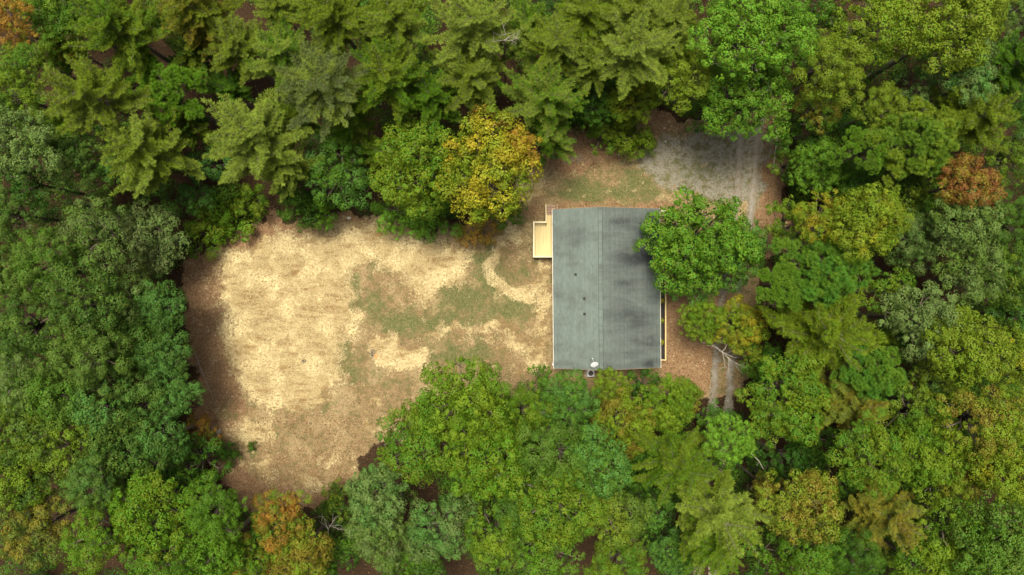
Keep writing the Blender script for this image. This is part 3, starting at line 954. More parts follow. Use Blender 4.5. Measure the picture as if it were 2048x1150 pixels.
def leaf_mesh(name, pos, nrm, size, clump, g, aspect=0.62):
    """folded two-triangle leaves at pos, facing nrm"""
    n = len(pos)
    u, v, w = rot_frames(nrm, g.random(n) * 6.283)
    s = size[:, None]
    fold = (0.10 + 0.15 * g.random(n))[:, None] * s
    base = pos - u * s * 0.5; tip = pos + u * s * 0.5 - w * fold * 0.6
    l = pos + v * s * aspect * 0.5 + w * fold; r = pos - v * s * aspect * 0.5 + w * fold
    verts = np.stack([base, l, tip, r], 1).reshape(-1, 3)
    i = np.arange(n) * 4
    faces = np.stack([np.stack([i, i + 2, i + 1], 1), np.stack([i, i + 3, i + 2], 1)], 1).reshape(-1, 3)
    lr = g.random(n)
    return mesh_np(name, verts, faces, {"clump": ('FACE', np.repeat(clump, 2)), "leaf": ('FACE', np.repeat(lr, 2))})


def needle_mesh(name, pos, dirs, length, width, clump, g):
    n = len(pos)
    d = dirs / (np.linalg.norm(dirs, axis=1, keepdims=True) + 1e-9)
    u, v, w = rot_frames(d, g.random(n) * 6.283)
    # turn the blade so that it tends to face upward
    side = np.cross(d, np.array([[0, 0, 1.0]])) + 0.5 * u
    side /= np.linalg.norm(side, axis=1, keepdims=True) + 1e-9
    tip = pos + d * length[:, None]
    verts = np.stack([pos - side * width[:, None] * .5, pos + side * width[:, None] * .5, tip], 1).reshape(-1, 3)
    i = np.arange(n) * 3
    faces = np.stack([i, i + 1, i + 2], 1)
    return mesh_np(name, verts, faces, {"clump": ('FACE', clump), "leaf": ('FACE', g.random(n))})


def dirs_up(g, n, lo=-0.2):
    z = lo + (1 - lo) * g.random(n)
    t = g.random(n) * 6.283
    r = np.sqrt(np.clip(1 - z * z, 0, 1))
    return np.stack([r * np.cos(t), r * np.sin(t), z], 1)


def make_lobes(g, R, n, flat, wa=1.0):
    """lobe centres over an uneven, lopsided dome of radius R"""
    p2, p3 = g.random() * 6.28, g.random() * 6.28

    def wob(t):
        return 1 + wa * (.16 * math.sin(2 * t + p2) + .12 * math.sin(3 * t + p3))
    out = [(np.array((g.normal() * .12 * R, g.normal() * .12 * R, R * flat * .72)), R * (.28 + .1 * g.random()))]
    ph = g.random() * 6.28
    n1 = int(n * .42)
    for k in range(n1):
        t = ph + 6.283 * (k + g.random() * .6) / n1
        rr = R * (.34 + .16 * g.random()) * wob(t)
        out.append((np.array((rr * math.cos(t), rr * math.sin(t), R * flat * (.25 + .45 * g.random()))), R * (.18 + .15 * g.random())))
    n2 = n - n1
    ph = g.random() * 6.28
    for k in range(n2):
        t = ph + 6.283 * (k + g.random() * .7) / n2
        rr = R * (.58 + .24 * g.random()) * wob(t)
        out.append((np.array((rr * math.cos(t), rr * math.sin(t), R * flat * (-.2 + .5 * g.random()))), R * (.14 + .14 * g.random())))
    return out


def limbs_mesh(name, lobes, base_z, r0, g):
    mb = MB()
    for c, r in lobes:
        mid = np.array((c[0] * .35, c[1] * .35, base_z + (c[2] - base_z) * .5)) + g.normal(size=3) * .12
        mb.tube([(0, 0, base_z), tuple(mid), tuple(c + np.array((0, 0, -r * .2)))], [r0, r0 * .55, r0 * .22], 5)
        for _ in range(3):
            d = dirs_up(g, 1, 0.0)[0]
            mb.tube([tuple(c - np.array((0, 0, r * .4))), tuple(c + d * r * .8)], [r0 * .22, r0 * .07], 4)
    return mb.mesh(name, True)


def broad_proto(seed, R=3.0, n_lobe=13, flat=0.75, clumps=5.2, leaves=250, leaf=0.125, clump_r=0.60, wa=1.0):
    g = np.random.default_rng(seed)
    lobes = make_lobes(g, R, n_lobe, flat, wa)
    pos, nr, cl, sz = [], [], [], []
    done = []
    for c, r in lobes:
        nc = max(4, int(clumps * (r / (R * .3)) ** 2))
        dd = dirs_up(g, nc, -0.35)
        for _ in range(10):                      # push the sampled directions apart
            df = dd[:, None, :] - dd[None, :, :]
            d2 = (df ** 2).sum(-1) + np.eye(nc) * 9
            dd = dd + 0.06 * (df / d2[..., None] ** 1.2).sum(1)
            dd[:, 2] += 0.02
            dd /= np.linalg.norm(dd, axis=1, keepdims=True)
        lc = g.random()
        for d in dd:
            cr = clump_r * (.42 + .95 * g.random() ** 1.2)
            cc = c + d * r * (.70 + .55 * g.random())
            if any(((cc - q) ** 2).sum() < (0.72 * (cr + qr)) ** 2 * .55 for q, qr in done):
                cr *= .8
            done.append((cc, cr))
            # each puff is itself a small cauliflower of tight sprigs
            ax = d * .55 + np.array((0, 0, .8)); ax /= np.linalg.norm(ax)
            u, v, w = rot_frames(ax[None, :], np.zeros(1))
            ns = max(7, int(15 * (cr / clump_r) ** 2))
            sd = dirs_up(g, ns, -0.15)
            sd = sd[:, :1] * u + sd[:, 1:2] * v + sd[:, 2:] * w
            cv = .5 * lc + .5 * g.random()
            for q in sd:
                sc = cc + q * cr * (.58 + .26 * g.random())
                sr = cr * (.26 + .16 * g.random())
                nl = int(leaves / 14 * (.7 + .6 * g.random()))
                ld = dirs_up(g, nl, -0.35)
                a2 = q * .6 + np.array((0, 0, .7)); a2 /= np.linalg.norm(a2)
                u2, v2, w2 = rot_frames(a2[None, :], np.zeros(1))
                ld = ld[:, :1] * u2 + ld[:, 1:2] * v2 + ld[:, 2:] * w2
                pos.append(sc + ld * (sr * (.7 + .5 * g.random(nl)))[:, None])
                nr.append(ld * .55 + q * .85 + np.array([[0, 0, .15]]) + g.normal(size=(nl, 3)) * .25)
                cl.append(np.full(nl, np.clip(cv + .25 * (g.random() - .5), 0, 1))); sz.append(leaf * (.42 + 1.05 * g.random(nl)))
    me = leaf_mesh("crown", np.concatenate(pos), np.concatenate(nr), np.concatenate(sz), np.concatenate(cl), g)
    lm = limbs_mesh("branches", lobes, -R * .75, R * .045, g)
    lm.materials.append(M_BARK); me.materials.append(M_LEAF)
    return dict(crown=me, limbs=lm, R=R, base=-R * .75, top=R * flat * .72 + R * .36 + .3, r0=R * .05)


def pine_proto(seed, R=3.0, dens=1.0):
    """open feathery pine: whorls of arched branches with flat sprays of needles"""
    g = np.random.default_rng(seed)
    hc = 5.5
    mb = MB()
    mb.tube([(0, 0, -3.0), (g.normal() * .1, g.normal() * .1, 0), (g.normal() * .15, g.normal() * .15, hc - 3.6)], [.11, .08, .02], 6)
    pos, dr, ln, wd, cl = [], [], [], [], []
    nb = int(56 * dens)
    for k in range(nb):
        f = k / nb
        z0 = -2.4 + f * (hc - 1.4)
        t = k * 2.39996 + g.normal() * .6
        L = R * (1.02 - .70 * f ** 1.5) * (.50 + .60 * g.random())
        d = np.array((math.cos(t), math.sin(t), 0))
        rise = .25 + .35 * f + .15 * g.normal() + (1.6 if f > .84 else 0)
        bend = g.normal() * .25
        perp = np.array((-d[1], d[0], 0))
        pts = []
        for j in range(7):
            s = j / 6
            pts.append(np.array((0, 0, z0)) + d * L * s + perp * bend * L * s * s + np.array((0, 0, L * (rise * s * .6 + .28 * s ** 3 - .12 * s))))
        mb.tube(pts, [.026 * (1 - .8 * j / 6) + .004 for j in range(7)], 4, False)
        pts = np.array(pts)
        cval = g.random()
        nsb = int(18 * L / R * 1.15) + 5
        for q in range(nsb):
            s0 = .24 * (1 - f) + .03
            s = s0 + (1 - s0) * (q + g.random() * .6) / nsb
            i = min(int(s * 6), 5); fr = s * 6 - i
            if i >= 6 or s > 1:
                i, fr = 5, 1.0
            p0 = pts[i] * (1 - fr) + pts[i + 1] * fr
            tan = pts[i + 1] - pts[i]; tan /= np.linalg.norm(tan)
            sg = 1 if q % 2 else -1
            sd = tan * (.45 + .45 * g.random()) + perp * sg * (.7 + .4 * g.random()) + np.array((0, 0, .1 + .45 * g.random()))
            if s > .93:
                sd = tan + g.normal(size=3) * .2
            sd /= np.linalg.norm(sd)
            sl = (.62 - .34 * s) * (.55 + .65 * g.random()) * min(1, L / 1.8)
            curve = np.array((0, 0, .22 * sl))
            ntw = 3
            mb.tube([p0, p0 + sd * sl * .6, p0 + sd * sl + curve * .8], [.010, .007, .004], 3, False)
            nn = int(70 * sl / .6) + 18
            a = g.random(nn) ** .75
            base = p0 + sd * sl * a[:, None] + curve * (a[:, None] ** 2)
            jit = g.normal(size=(nn, 3)); jit[:, 2] = np.abs(jit[:, 2]) * .7
            # short side shoots widen the spray towards its tip
            base = base + jit * np.array([[.035, .035, .03]])
            pos.append(base); dr.append(sd * 1.0 + jit * .8)
            ln.append(.10 + .11 * g.random(nn)); wd.append(.024 + .016 * g.random(nn))
            cl.append(np.clip(np.full(nn, cval * .6 + .4 * g.random()) + (a - .5) * .25, 0, 1))
    me = needle_mesh("crown", np.concatenate(pos), np.concatenate(dr), np.concatenate(ln), np.concatenate(wd), np.concatenate(cl), g)
    lm = mb.mesh("branches"); lm.materials.append(M_TWIG); me.materials.append(M_NEEDLE)
    return dict(crown=me, limbs=lm, R=R, base=-3.0, top=hc - 3.0, r0=.12)


def tuft_proto(seed, R=3.0):
    """pine with rounded rosettes of long needles"""
    g = np.random.default_rng(seed)
    lobes = make_lobes(g, R, 12, .7)
    pos, dr, ln, wd, cl = [], [], [], [], []
    for c, r in lobes:
        nc = max(10, int(30 * (r / (R * .3)) ** 2))
        for d in dirs_up(g, nc, -.35):
            cc = c + d * r * (.7 + .4 * g.random())
            nn = 120
            ax = d * .7 + np.array((0, 0, .7)); ax /= np.linalg.norm(ax)
            nd = dirs_up(g, nn, -.25)
            u, v, w = rot_frames(ax[None, :], np.zeros(1))
            nd = nd[:, :1] * u + nd[:, 1:2] * v + nd[:, 2:] * w
            pos.append(cc + nd * .06 + ax * (g.random(nn)[:, None] - .4) * .16); dr.append(nd + g.normal(size=(nn, 3)) * .15)
            ln.append(.20 + .09 * g.random(nn)); wd.append(.030 + .02 * g.random(nn)); cl.append(np.full(nn, g.random()))
    me = needle_mesh("crown", np.concatenate(pos), np.concatenate(dr), np.concatenate(ln), np.concatenate(wd), np.concatenate(cl), g)
    lm = limbs_mesh("branches", lobes, -R * .75, R * .04, g)
    lm.materials.append(M_BARK); me.materials.append(M_NEEDLE)
    return dict(crown=me, limbs=lm, R=R, base=-R * .75, top=R * .9, r0=R * .045)


def bare_proto(seed, R=2.0):
    """leafless dead crown"""
    g = np.random.default_rng(seed)
    mb = MB()

    def grow(p, d, L, r, lev, lev0=1):
        n = 4; pts = [p]
        for j in range(n):
            d = d + g.normal(size=3) * .16; d /= np.linalg.norm(d)
            p = p + d * L / n; pts.append(p)
        mb.tube(pts, [r * (1 - .6 * j / n) for j in range(n + 1)], 5 if lev < 2 else 3, lev == 0)
        if lev < (3 if lev0 == 0 else 2):
            for _ in range(3):
                i = g.integers(1, n + 1)
                nd = d * .55 + g.normal(size=3) * .65; nd[2] = nd[2] * .6 + .1; nd /= np.linalg.norm(nd)
                grow(pts[i], nd, L * (.55 + .25 * g.random()), r * .5, lev + 1)
    grow(np.array((0, 0, -1.6)), np.array((g.normal() * .2, g.normal() * .2, 1.0)), R * 1.1, .075, 0)
    for _ in range(4):
        t = g.random() * 6.28
        grow(np.array((0, 0, -.4)), np.array((math.cos(t), math.sin(t), .35)), R * .85, .045, 1)
    lm = mb.mesh("branches"); lm.materials.append(M_DEAD)
    return dict(crown=None, limbs=lm, R=R, base=-1.6, top=R * .7, r0=.09)


PROTO = {
    'B': [broad_proto(sd, 3.0, n, fl, cl, lv, lf) for (sd, n, fl, cl), lv, lf in zip( ((11, 18, .8, 6.4), (12, 20, .7, 6.4), (13, 17, .9, 6.6), (14, 19, .75, 6.4), (15, 18, .85, 6.4), (16, 21, .65, 6)), (290, 230, 260, 330, 220, 270), (.11, .14, .12, .10, .15, .12))],
    'M': [broad_proto(sd, 3.0, n, fl, 8, 210, .125, .50, .45) for sd, n, fl in ((21, 27, .8), (22, 26, .9), (23, 27, .75))],
    'S': [broad_proto(sd, 2.0, n, fl, 6.5, 150, .12, .44) for sd, n, fl in ((31, 10, .7), (32, 11, .6), (33, 9, .8), (34, 10, .55))],
    'P': [pine_proto(sd, 3.0, d) for sd, d in ((41, 1.0), (42, 1.15), (43, .9), (44, 1.05), (45, 1.0))],
    'L': [tuft_proto(sd) for sd in (51, 52)],
    'D': [bare_proto(sd) for sd in (61, 62, 63)],
}
_bm = MB()
_pts = [(0, 0, 0), (0, 0, .06), (.02, .01, .3), (.0, .02, .65), (.0, .0, 1.0)]
_bm.tube(_pts, [1.5, 1.15, 1.0, .85, .62], 9)
TRUNK = _bm.mesh("trunk", True); TRUNK.materials.append(M_BARK)

K = 0.375     # brightest leaf seen in the photograph -> leaf albedo
COLS = {k: [c * K for c in lin(v)] for k, v in dict(
    oak=(112, 146, 52), oakd=(84, 122, 40), green=(100, 146, 34), bright=(128, 180, 46), yg=(134, 164, 34), yel=(196, 182, 44), org=(194, 144, 54), rust=(164, 110, 56),
    olive=(138, 162, 40), olvl=(160, 184, 68), blue=(104, 156, 66), grey=(132, 160, 82), greyd=(120, 138, 76), dark=(62, 106, 24), brown=(160, 148, 48), pgreen=(110, 156, 30), tuft=(112, 152, 38),
    tuftg=(100, 158, 46), tan=(150, 120, 90)).items()}
def in_forest(X, Y, margin):
    px = X / H * F + 1024; py = -Y / H * F + 575
    d = -sd_poly(CLEARING, px, py)
    d = np.minimum(d, np.maximum(np.maximum(1080 - px, px - 1345), np.maximum(405 - py, py - 760)))
    d = np.minimum(d, np.minimum(sd_line(TRACK_A, px, py), sd_line(TRACK_B, px, py)) - 6)
    return d > margin


COUNT = {}


def tree(kind, px, py, r, ztop, ca, cb, mixv, label, group, squash=1.0, name=None):
    pr = PROTO[kind][COUNT.get(kind, 0) % len(PROTO[kind])]
    COUNT[kind] = COUNT.get(kind, 0) + 1
    g = np.random.default_rng(int(px * 7 + py * 13))
    if ztop > 9 and not (px < 375 and 400 < py < 960):
        ztop += (g.random() - .5) * 4.0
    zc = ztop - 1.6
    s = r * (1.02 if kind in 'BM' else 1.1) * (H - zc) / F / pr["R"]
    sz = s * squash
    zc = ztop - pr["top"] * sz * .7
    X, Y, _ = P(px, py, zc)
    # a tree at the rim of the clearing leans into the light: its foot stays under the wood
    BX, BY = X, Y
    if kind != 'S' or ztop > 4.2:
        dl = math.hypot(X, Y) + 1e-6
        for st in range(14):
            if in_forest(np.array([BX]), np.array([BY]), 8)[0]:
                break
            BX += X / dl * .35; BY += Y / dl * .35
    names = {'B': "broadleaf_tree", 'M': "broadleaf_tree", 'P': "pine_tree", 'L': "pine_tree", 'D': "bare_tree", 'S': "shrub"}
    cats = {'S': "shrub"}
    t = thing(name or names[kind], label, cats.get(kind, "tree"), (BX, BY, 0), 0, group)
    ox, oy = X - BX, Y - BY
    rz = g.random() * 6.283
    lean = ((g.random() - .5) * .12, (g.random() - .5) * .12, rz)
    if pr["crown"] is not None:
        c = link("crown", pr["crown"], None, t)
        c.location = (ox, oy, zc); c.scale = (s, s, sz); c.rotation_euler = lean
        c["leaf_a"] = [float(v) for v in COLS[ca]]; c["leaf_b"] = [float(v) for v in COLS[cb]]; c["leaf_mix"] = float(mixv)
    l = link("branches", pr["limbs"], None, t)
    l.location = (ox, oy, zc); l.scale = (s, s, sz); l.rotation_euler = lean
    zb = zc + pr["base"] * sz
    if zb > 0.3:
        k = link("trunk", TRUNK, None, t)
        tr = pr["r0"] * s * 1.25 + .02
        ln = math.sqrt(ox * ox + oy * oy + zb * zb)
        k.location = (0, 0, -0.05); k.scale = (tr, tr, ln + .25)
        k.rotation_euler = (0, math.acos(zb / ln), math.atan2(oy, ox))
    return t

# ------------------------------------------------------------------ trees: kind, pixel of the crown's middle, crown radius in pixels, top height, colours, mix, label
GB, GP, GS, GD = "broadleaf trees of the wood", "pines of the wood", "shrubs at the edge of the wood", "dead bare trees"
TREES = [
    # upper left
    ('B', 22, 50, 52, 14, 'org', 'yg', -.25, "orange-leaved broadleaf tree in the upper left corner"),
    ('B', 112, 22, 62, 14, 'green', 'yg', -.1, "green broadleaf tree on the top edge beside the orange corner tree"),
    ('S', 118, 84, 34, 12, 'yel', 'yg', 0, "small yellow treetop between the orange corner tree and an olive pine"),
    ('B', 66, 118, 52, 13.5, 'yg', 'green', 0, "yellowish green broadleaf tree just below the orange corner tree"),
    ('B', 28, 190, 66, 14.5, 'green', 'yg', .05, "green broadleaf tree with yellow tips on the left edge below the orange tree"),
    ('P', 235, 55, 92, 15, 'pgreen', 'olive', 0, "dark olive pine on the top edge, second tree row from the left corner"),
    ('P', 385, 18, 82, 15, 'olive', 'brown', -.1, "brownish olive pine cut by the top edge above the dark litter gap"),
    ('P', 178, 195, 92, 15.5, 'olvl', 'olive', .1, "light olive feathery pine between two darker pines in the upper left wood"),
    ('L', 335, 190, 78, 12.5, 'pgreen', 'pgreen', 0, "dense dark green pine beside the bare litter gap in the upper left wood"),
    ('P', 285, 300, 95, 14, 'olive', 'olvl', 0, "olive pine directly below the dense dark green pine"),
    ('P', 470, 95, 66, 14, 'olvl', 'olive', 0, "pale olive pine to the upper right of the reddish litter gap"),
    ('P', 508, 275, 102, 15, 'olvl', 'olvl', 0, "largest pale yellow-green pine above the corner of the straw clearing"),
    ('P', 560, 330, 62, 11, 'olive', 'olvl', 0, "lower olive pine tucked against the largest pale pine"),
    ('P', 130, 110, 52, 11.5, 'pgreen', 'olive', 0, "small olive pine half hidden beside the small yellow treetop"),
    ('S', 222, 338, 32, 9.5, 'blue', 'green', 0, "small round blue-green tree among olive pines near the left edge"),
    ('B', 55, 290, 72, 14.5, 'oak', 'grey', 0, "grey-green oak on the left edge below the pale pines"),
    ('B', 150, 322, 56, 13.5, 'oak', 'oakd', 0, "grey-green oak between the left edge oak and the small blue-green tree"),
    ('S', 60, 365, 50, 12, 'oakd', 'dark', 0, "dark green treetop on the left, in the gap under the edge oaks"),
    ('S', 395, 392, 36, 6.5, 'blue', 'dark', 0, "blue-green understorey tree above the olive shrub at the clearing corner"),
    ('S', 425, 325, 42, 7, 'dark', 'blue', 0, "dark green understorey tree beside the largest pale pine"),
    ('S', 465, 425, 62, 2.8, 'olive', 'pgreen', 0, "broad yellow-olive shrub at the upper left corner of the straw clearing"),
    ('S', 415, 468, 44, 2.4, 'pgreen', 'olive', 0, "low olive shrub between the broad olive shrub and the grey tree"),
    ('S', 505, 400, 34, 3.5, 'pgreen', 'olive', 0, "small olive shrub under the largest pale pine"),
    ('P', 385, 112, 62, 10.5, 'olive', 'dark', 0, "shaded olive pine in the dark gap beside the dense dark green pine"),
    ('P', 455, 180, 46, 9, 'pgreen', 'dark', 0, "small shaded pine above the largest pale pine"),
    ('P', 100, 262, 56, 12, 'olive', 'pgreen', 0, "olive pine between the left edge oak and the light feathery pine"),
    ('P', 590, 235, 52, 10.5, 'pgreen', 'olive', 0, "shaded green pine right of the largest pale pine"),
    ('P', 380, 255, 50, 9, 'dark', 'olive', 0, "dark low pine between the dense green pine and the largest pale pine"),
    # top middle
    ('P', 556, 14, 48, 14, 'olvl', 'olive', 0, "pale pine cut by the top edge, beside the brown tree gap"),
    ('P', 568, 112, 80, 14.5, 'pgreen', 'olvl', 0, "fresh green pine in the second row below the pale top edge pine"),
    ('P', 665, 28, 86, 15, 'yg', 'olive', .15, "yellow-green pine on the top edge above a dark litter gap"),
    ('P', 785, 42, 84, 15, 'olvl', 'yg', 0, "broad pale pine on the top edge between two litter gaps"),
    ('P', 940, 50, 94, 15, 'olvl', 'olvl', 0, "large grey-olive pine on the top edge beside the pinkish dead crown"),
    ('P', 640, 165, 100, 15.5, 'olvl', 'greyd', 0, "grey-olive pine with many bare pale twigs, above the blue-green oak"),
    ('P', 768, 155, 82, 14.5, 'pgreen', 'olive', 0, "fresh green pine above the yellow-green maple"),
    ('P', 862, 195, 62, 13.5, 'pgreen', 'pgreen', 0, "narrow green pine above the gap between yellow and orange trees"),
    ('P', 940, 155, 78, 14.5, 'olvl', 'olive', 0, "olive pine directly above the orange-topped tree"),
    ('P', 755, 300, 42, 9, 'pgreen', 'olive', 0, "small green pine between the blue-green oak and the yellow maple"),
    ('P', 700, 240, 60, 10, 'olive', 'pgreen', 0, "lower olive pine just above the blue-green oak"),
    ('D', 1008, 78, 30, 13.2, 'tan', 'tan', 0, "pinkish grey leafless crown between two pines near the top edge"),
    ('B', 676, 345, 78, 11.5, 'blue', 'green', 0, "round blue-green oak at the upper rim of the straw clearing"),
    ('M', 838, 335, 100, 12, 'yg', 'green', -.1, "yellow-green maple at the upper rim of the straw clearing"),
    ('B', 975, 345, 104, 13.5, 'yg', 'yel', .0, "golden tree with orange top beside the deck's upper clearing"),
    ('S', 985, 258, 40, 13.5, 'org', 'brown', .05, "orange-brown treetop crowning the golden tree"),
    ('S', 1040, 296, 36, 13, 'org', 'yel', -.05, "orange bough on the drive side of the golden tree"),
    ('S', 860, 430, 52, 5, 'green', 'bright', 0, "bright green low branches under the yellow maple, over the straw"),
    ('S', 790, 425, 46, 4.5, 'green', 'bright', .1, "low green shrub between the blue-green oak and the straw"),
    ('S', 960, 462, 36, 3.2, 'org', 'brown', -.1, "small orange shrub at the foot of the golden tree"),
    ('S', 605, 405, 50, 5, 'dark', 'green', 0, "dark green shrub left of the blue-green oak at the clearing rim"),
    ('S', 640, 425, 36, 4, 'green', 'pgreen', 0, "small green shrub below the blue-green oak"),
    ('S', 1010, 420, 38, 3.5, 'yg', 'green', 0, "yellow-green shrub below the golden tree near the deck"),
    # top right of the middle
    ('P', 1052, 55, 70, 14.5, 'pgreen', 'olvl', 0, "green pine on the top edge next to the pinkish dead crown"),
    ('P', 1112, 88, 68, 14.5, 'olvl', 'olive', 0, "pale pine in the second row above the spiky pine by the drive"),
    ('P', 1090, 195, 84, 14.5, 'olvl', 'pgreen', 0, "spiky pale green pine above the reddish leaf litter by the drive"),
    ('P', 1105, 268, 52, 10, 'olvl', 'pgreen', 0, "low pale pine at the rim of the drive below the spiky pine"),
    ('P', 1165, 28, 72, 15, 'olvl', 'yg', .1, "yellowish pine on the top edge above the drive"),
    ('P', 1250, 22, 74, 15, 'olvl', 'olive', 0, "tall pale pine on the top edge, second from the bright green maple"),
    ('P', 1272, 100, 88, 15, 'olvl', 'olvl', 0, "broad pale pine above the yellow-green shrubs by the drive"),
    ('P', 1340, 42, 64, 14.5, 'olive', 'olvl', 0, "olive pine touching the bright green maple on the top edge"),
    ('P', 1185, 125, 58, 13, 'olive', 'olvl', 0, "brownish olive pine between the spiky and the broad pale pine"),
    ('M', 1192, 198, 60, 8.5, 'dark', 'green', 0, "dark green leafy tree beside the spiky pine by the drive"),
    ('M', 1262, 195, 56, 9, 'yg', 'yel', -.3, "yellow-flecked tree above the shrubs at the drive"),
    ('S', 1245, 258, 56, 4, 'olive', 'yg', .1, "olive shrub reaching into the gravel drive"),
    ('S', 1280, 285, 32, 2.2, 'pgreen', 'yg', 0, "low leafy shrub tip standing in the gravel drive"),
    ('S', 1205, 268, 36, 4, 'pgreen', 'olive', 0, "green shrub at the reddish litter above the drive"),
    ('S', 1082, 292, 40, 5, 'green', 'bright', 0, "small bright green tree beside the golden tree and the drive"),
    ('M', 1362, 148, 70, 12.5, 'yg', 'olive', 0, "yellow-green tree between the pale pines and the bright green maple"),
    ('S', 1412, 222, 44, 6, 'dark', 'green', 0, "dark green shrub in the shade at the drive's upper rim"),
    ('M', 1478, 70, 98, 15.5, 'bright', 'bright', 0, "big bright green maple on the top edge where the drive leaves"),
    ('M', 1560, 60, 74, 15, 'green', 'bright', 0, "green maple on the top edge next to the big bright one"),
    ('M', 1488, 195, 94, 13.5, 'bright', 'green', 0, "bright green maple hanging over the upper end of the gravel drive"),
    # upper right
    ('B', 1745, 55, 92, 15, 'yg', 'yg', 0, "yellow-green oak on the top edge with bare twigs showing"),
    ('B', 1668, 130, 74, 14, 'yg', 'olive', 0, "yellow-green oak one row below the top edge, beside the big maple"),
    ('S', 1640, 40, 52, 11, 'dark', 'green', 0, "dark green tree in the shade between maple and top edge oak"),
    ('B', 1890, 65, 88, 15, 'yg', 'olive', .1, "large yellow-green oak on the top edge above the grey-green oak"),
    ('B', 1965, 25, 56, 15, 'yg', 'olive', 0, "yellowish oak on the top edge near the upper right corner"),
    ('B', 2028, 25, 52, 14.5, 'grey', 'oak', 0, "grey-green oak in the upper right corner"),
    ('B', 1932, 140, 64, 14, 'grey', 'blue', 0, "grey-green oak under the large yellow-green top edge oak"),
    ('S', 1838, 170, 42, 11.5, 'blue', 'grey', 0, "small blue-green treetop beside the upper grey-green oak"),
    ('P', 2022, 130, 68, 13, 'dark', 'pgreen', 0, "dark green pine on the right edge below the corner oak"),
    ('P', 1955, 235, 84, 14, 'yg', 'olive', 0, "yellow-green spiky pine beside the tufted pine near the right edge"),
    ('B', 1635, 212, 52, 11, 'brown', 'green', 0, "brown-tinged green tree below the second row oak"),
    ('B', 1765, 215, 54, 12, 'yg', 'olive', -.1, "yellow-green treetop just above the big tufted pine"),
    ('L', 1825, 290, 92, 15.5, 'tuft', 'olive', 0, "big tufted pine with rounded needle clumps above the rust-coloured tree"),
    ('L', 1730, 305, 54, 12, 'tuft', 'pgreen', 0, "darker tufted pine on the shaded side of the big tufted pine"),
    ('M', 1632, 335, 58, 9, 'bright', 'green', .1, "fresh bright green tree beside the gravel drive and thin log"),
    ('S', 1592, 268, 46, 7, 'dark', 'green', 0, "dark green shrub behind the thin log by the drive"),
    ('S', 1575, 330, 34, 5, 'dark', 'yg', 0, "leafy shrub over the lower end of the thin log"),
    ('B', 1930, 368, 58, 13, 'rust', 'brown', -.1, "rust-coloured dying tree among green oaks"),
    ('B', 2030, 215, 46, 12.5, 'green', 'dark', 0, "dark green tree on the right edge beside the spiky pine"),
    ('B', 2022, 310, 58, 12.5, 'oakd', 'yg', 0, "dark oak on the right edge above the rust-coloured tree"),
    ('S', 1815, 385, 48, 9, 'dark', 'olive', 0, "dark shaded tree between the tufted pine and the rust-coloured tree"),
    ('S', 1700, 372, 40, 8.5, 'green', 'dark', 0, "green understorey tree below the darker tufted pine"),
    # right middle
    ('B', 1735, 440, 74, 14, 'yg', 'yel', -.3, "lime yellow tree with golden rim, the brightest east of the drive"),
    ('B', 1640, 442, 54, 12, 'yel', 'yg', .05, "gold-tipped tree beside the lime yellow tree"),
    ('S', 1572, 440, 42, 8, 'green', 'yg', .1, "small green tree at the drive beside the gold-tipped tree"),
    ('L', 1632, 540, 98, 14.5, 'tuftg', 'tuft', 0, "round green tufted pine below the lime yellow tree"),
    ('L', 1565, 570, 52, 11.5, 'pgreen', 'tuft', 0, "darker tufted pine between the round tufted pine and the tracks"),
    ('P', 1650, 665, 112, 15, 'olive', 'yg', 0, "wide olive feathery pine below the round tufted pine"),
    ('L', 1735, 742, 72, 14, 'tuftg', 'tuft', 0, "green tufted pine below the wide olive feathery pine"),
    ('B', 1830, 478, 62, 13.5, 'grey', 'oakd', 0, "grey-green oak touching the lime yellow tree"),
    ('B', 1925, 440, 66, 13.5, 'oak', 'grey', 0, "grey-green oak directly below the rust-coloured tree"),
    ('B', 1945, 530, 74, 14, 'grey', 'oak', 0, "large grey-green oak, second below the rust-coloured tree"),
    ('B', 1845, 640, 80, 14, 'grey', 'grey', 0, "silvery grey-green oak east of the wide olive pine"),
    ('S', 1772, 585, 46, 11, 'yg', 'green', 0, "small yellow-green treetop between tufted pine and silvery oak"),
    ('S', 1790, 680, 42, 9.5, 'yg', 'dark', 0, "dark yellow-green treetop under the silvery oak's rim"),
    ('B', 1925, 695, 80, 14, 'yg', 'olive', 0, "yellow-green oak below the silvery grey-green oak"),
    ('B', 2022, 705, 66, 14, 'yg', 'yel', -.3, "yellowish oak on the right edge below the frame's middle"),
    ('B', 2022, 450, 64, 13.5, 'green', 'oakd', 0, "green oak on the right edge beside the grey-green oak"),
    ('B', 2016, 560, 56, 13, 'yg', 'oakd', .1, "dull yellow-green oak on the right edge at mid height"),
    ('S', 2030, 630, 46, 11, 'blue', 'dark', 0, "dark blue-green tree on the right edge between two yellowish oaks"),
    ('B', 1880, 770, 52, 12, 'oakd', 'olive', 0, "dark olive oak in the gap below the yellow-green oak"),
    # centre right, by the house
    ('M', 1398, 482, 108, 10.5, 'bright', 'green', 0, "big bright green tree overhanging the roof's eave"),
    ('M', 1462, 495, 74, 9, 'green', 'blue', 0, "green crown standing between the roof tree and the tracks"),
    ('S', 1330, 470, 46, 7, 'blue', 'green', 0, "blue-green low bough reaching over the shingle roof"),
    ('S', 1380, 565, 44, 6.5, 'green', 'blue', 0, "lower green bough hanging below the big roof tree"),
    ('M', 1404, 640, 48, 7, 'pgreen', 'yg', .1, "yellow-green small tree over the tracks below the big roof tree"),
    ('M', 1476, 648, 54, 7.5, 'yel', 'yg', .05, "golden small tree over the gravel tracks"),
    ('D', 1446, 704, 34, 7.0, 'tan', 'tan', 0, "white bare dead branches over the gravel tracks"),
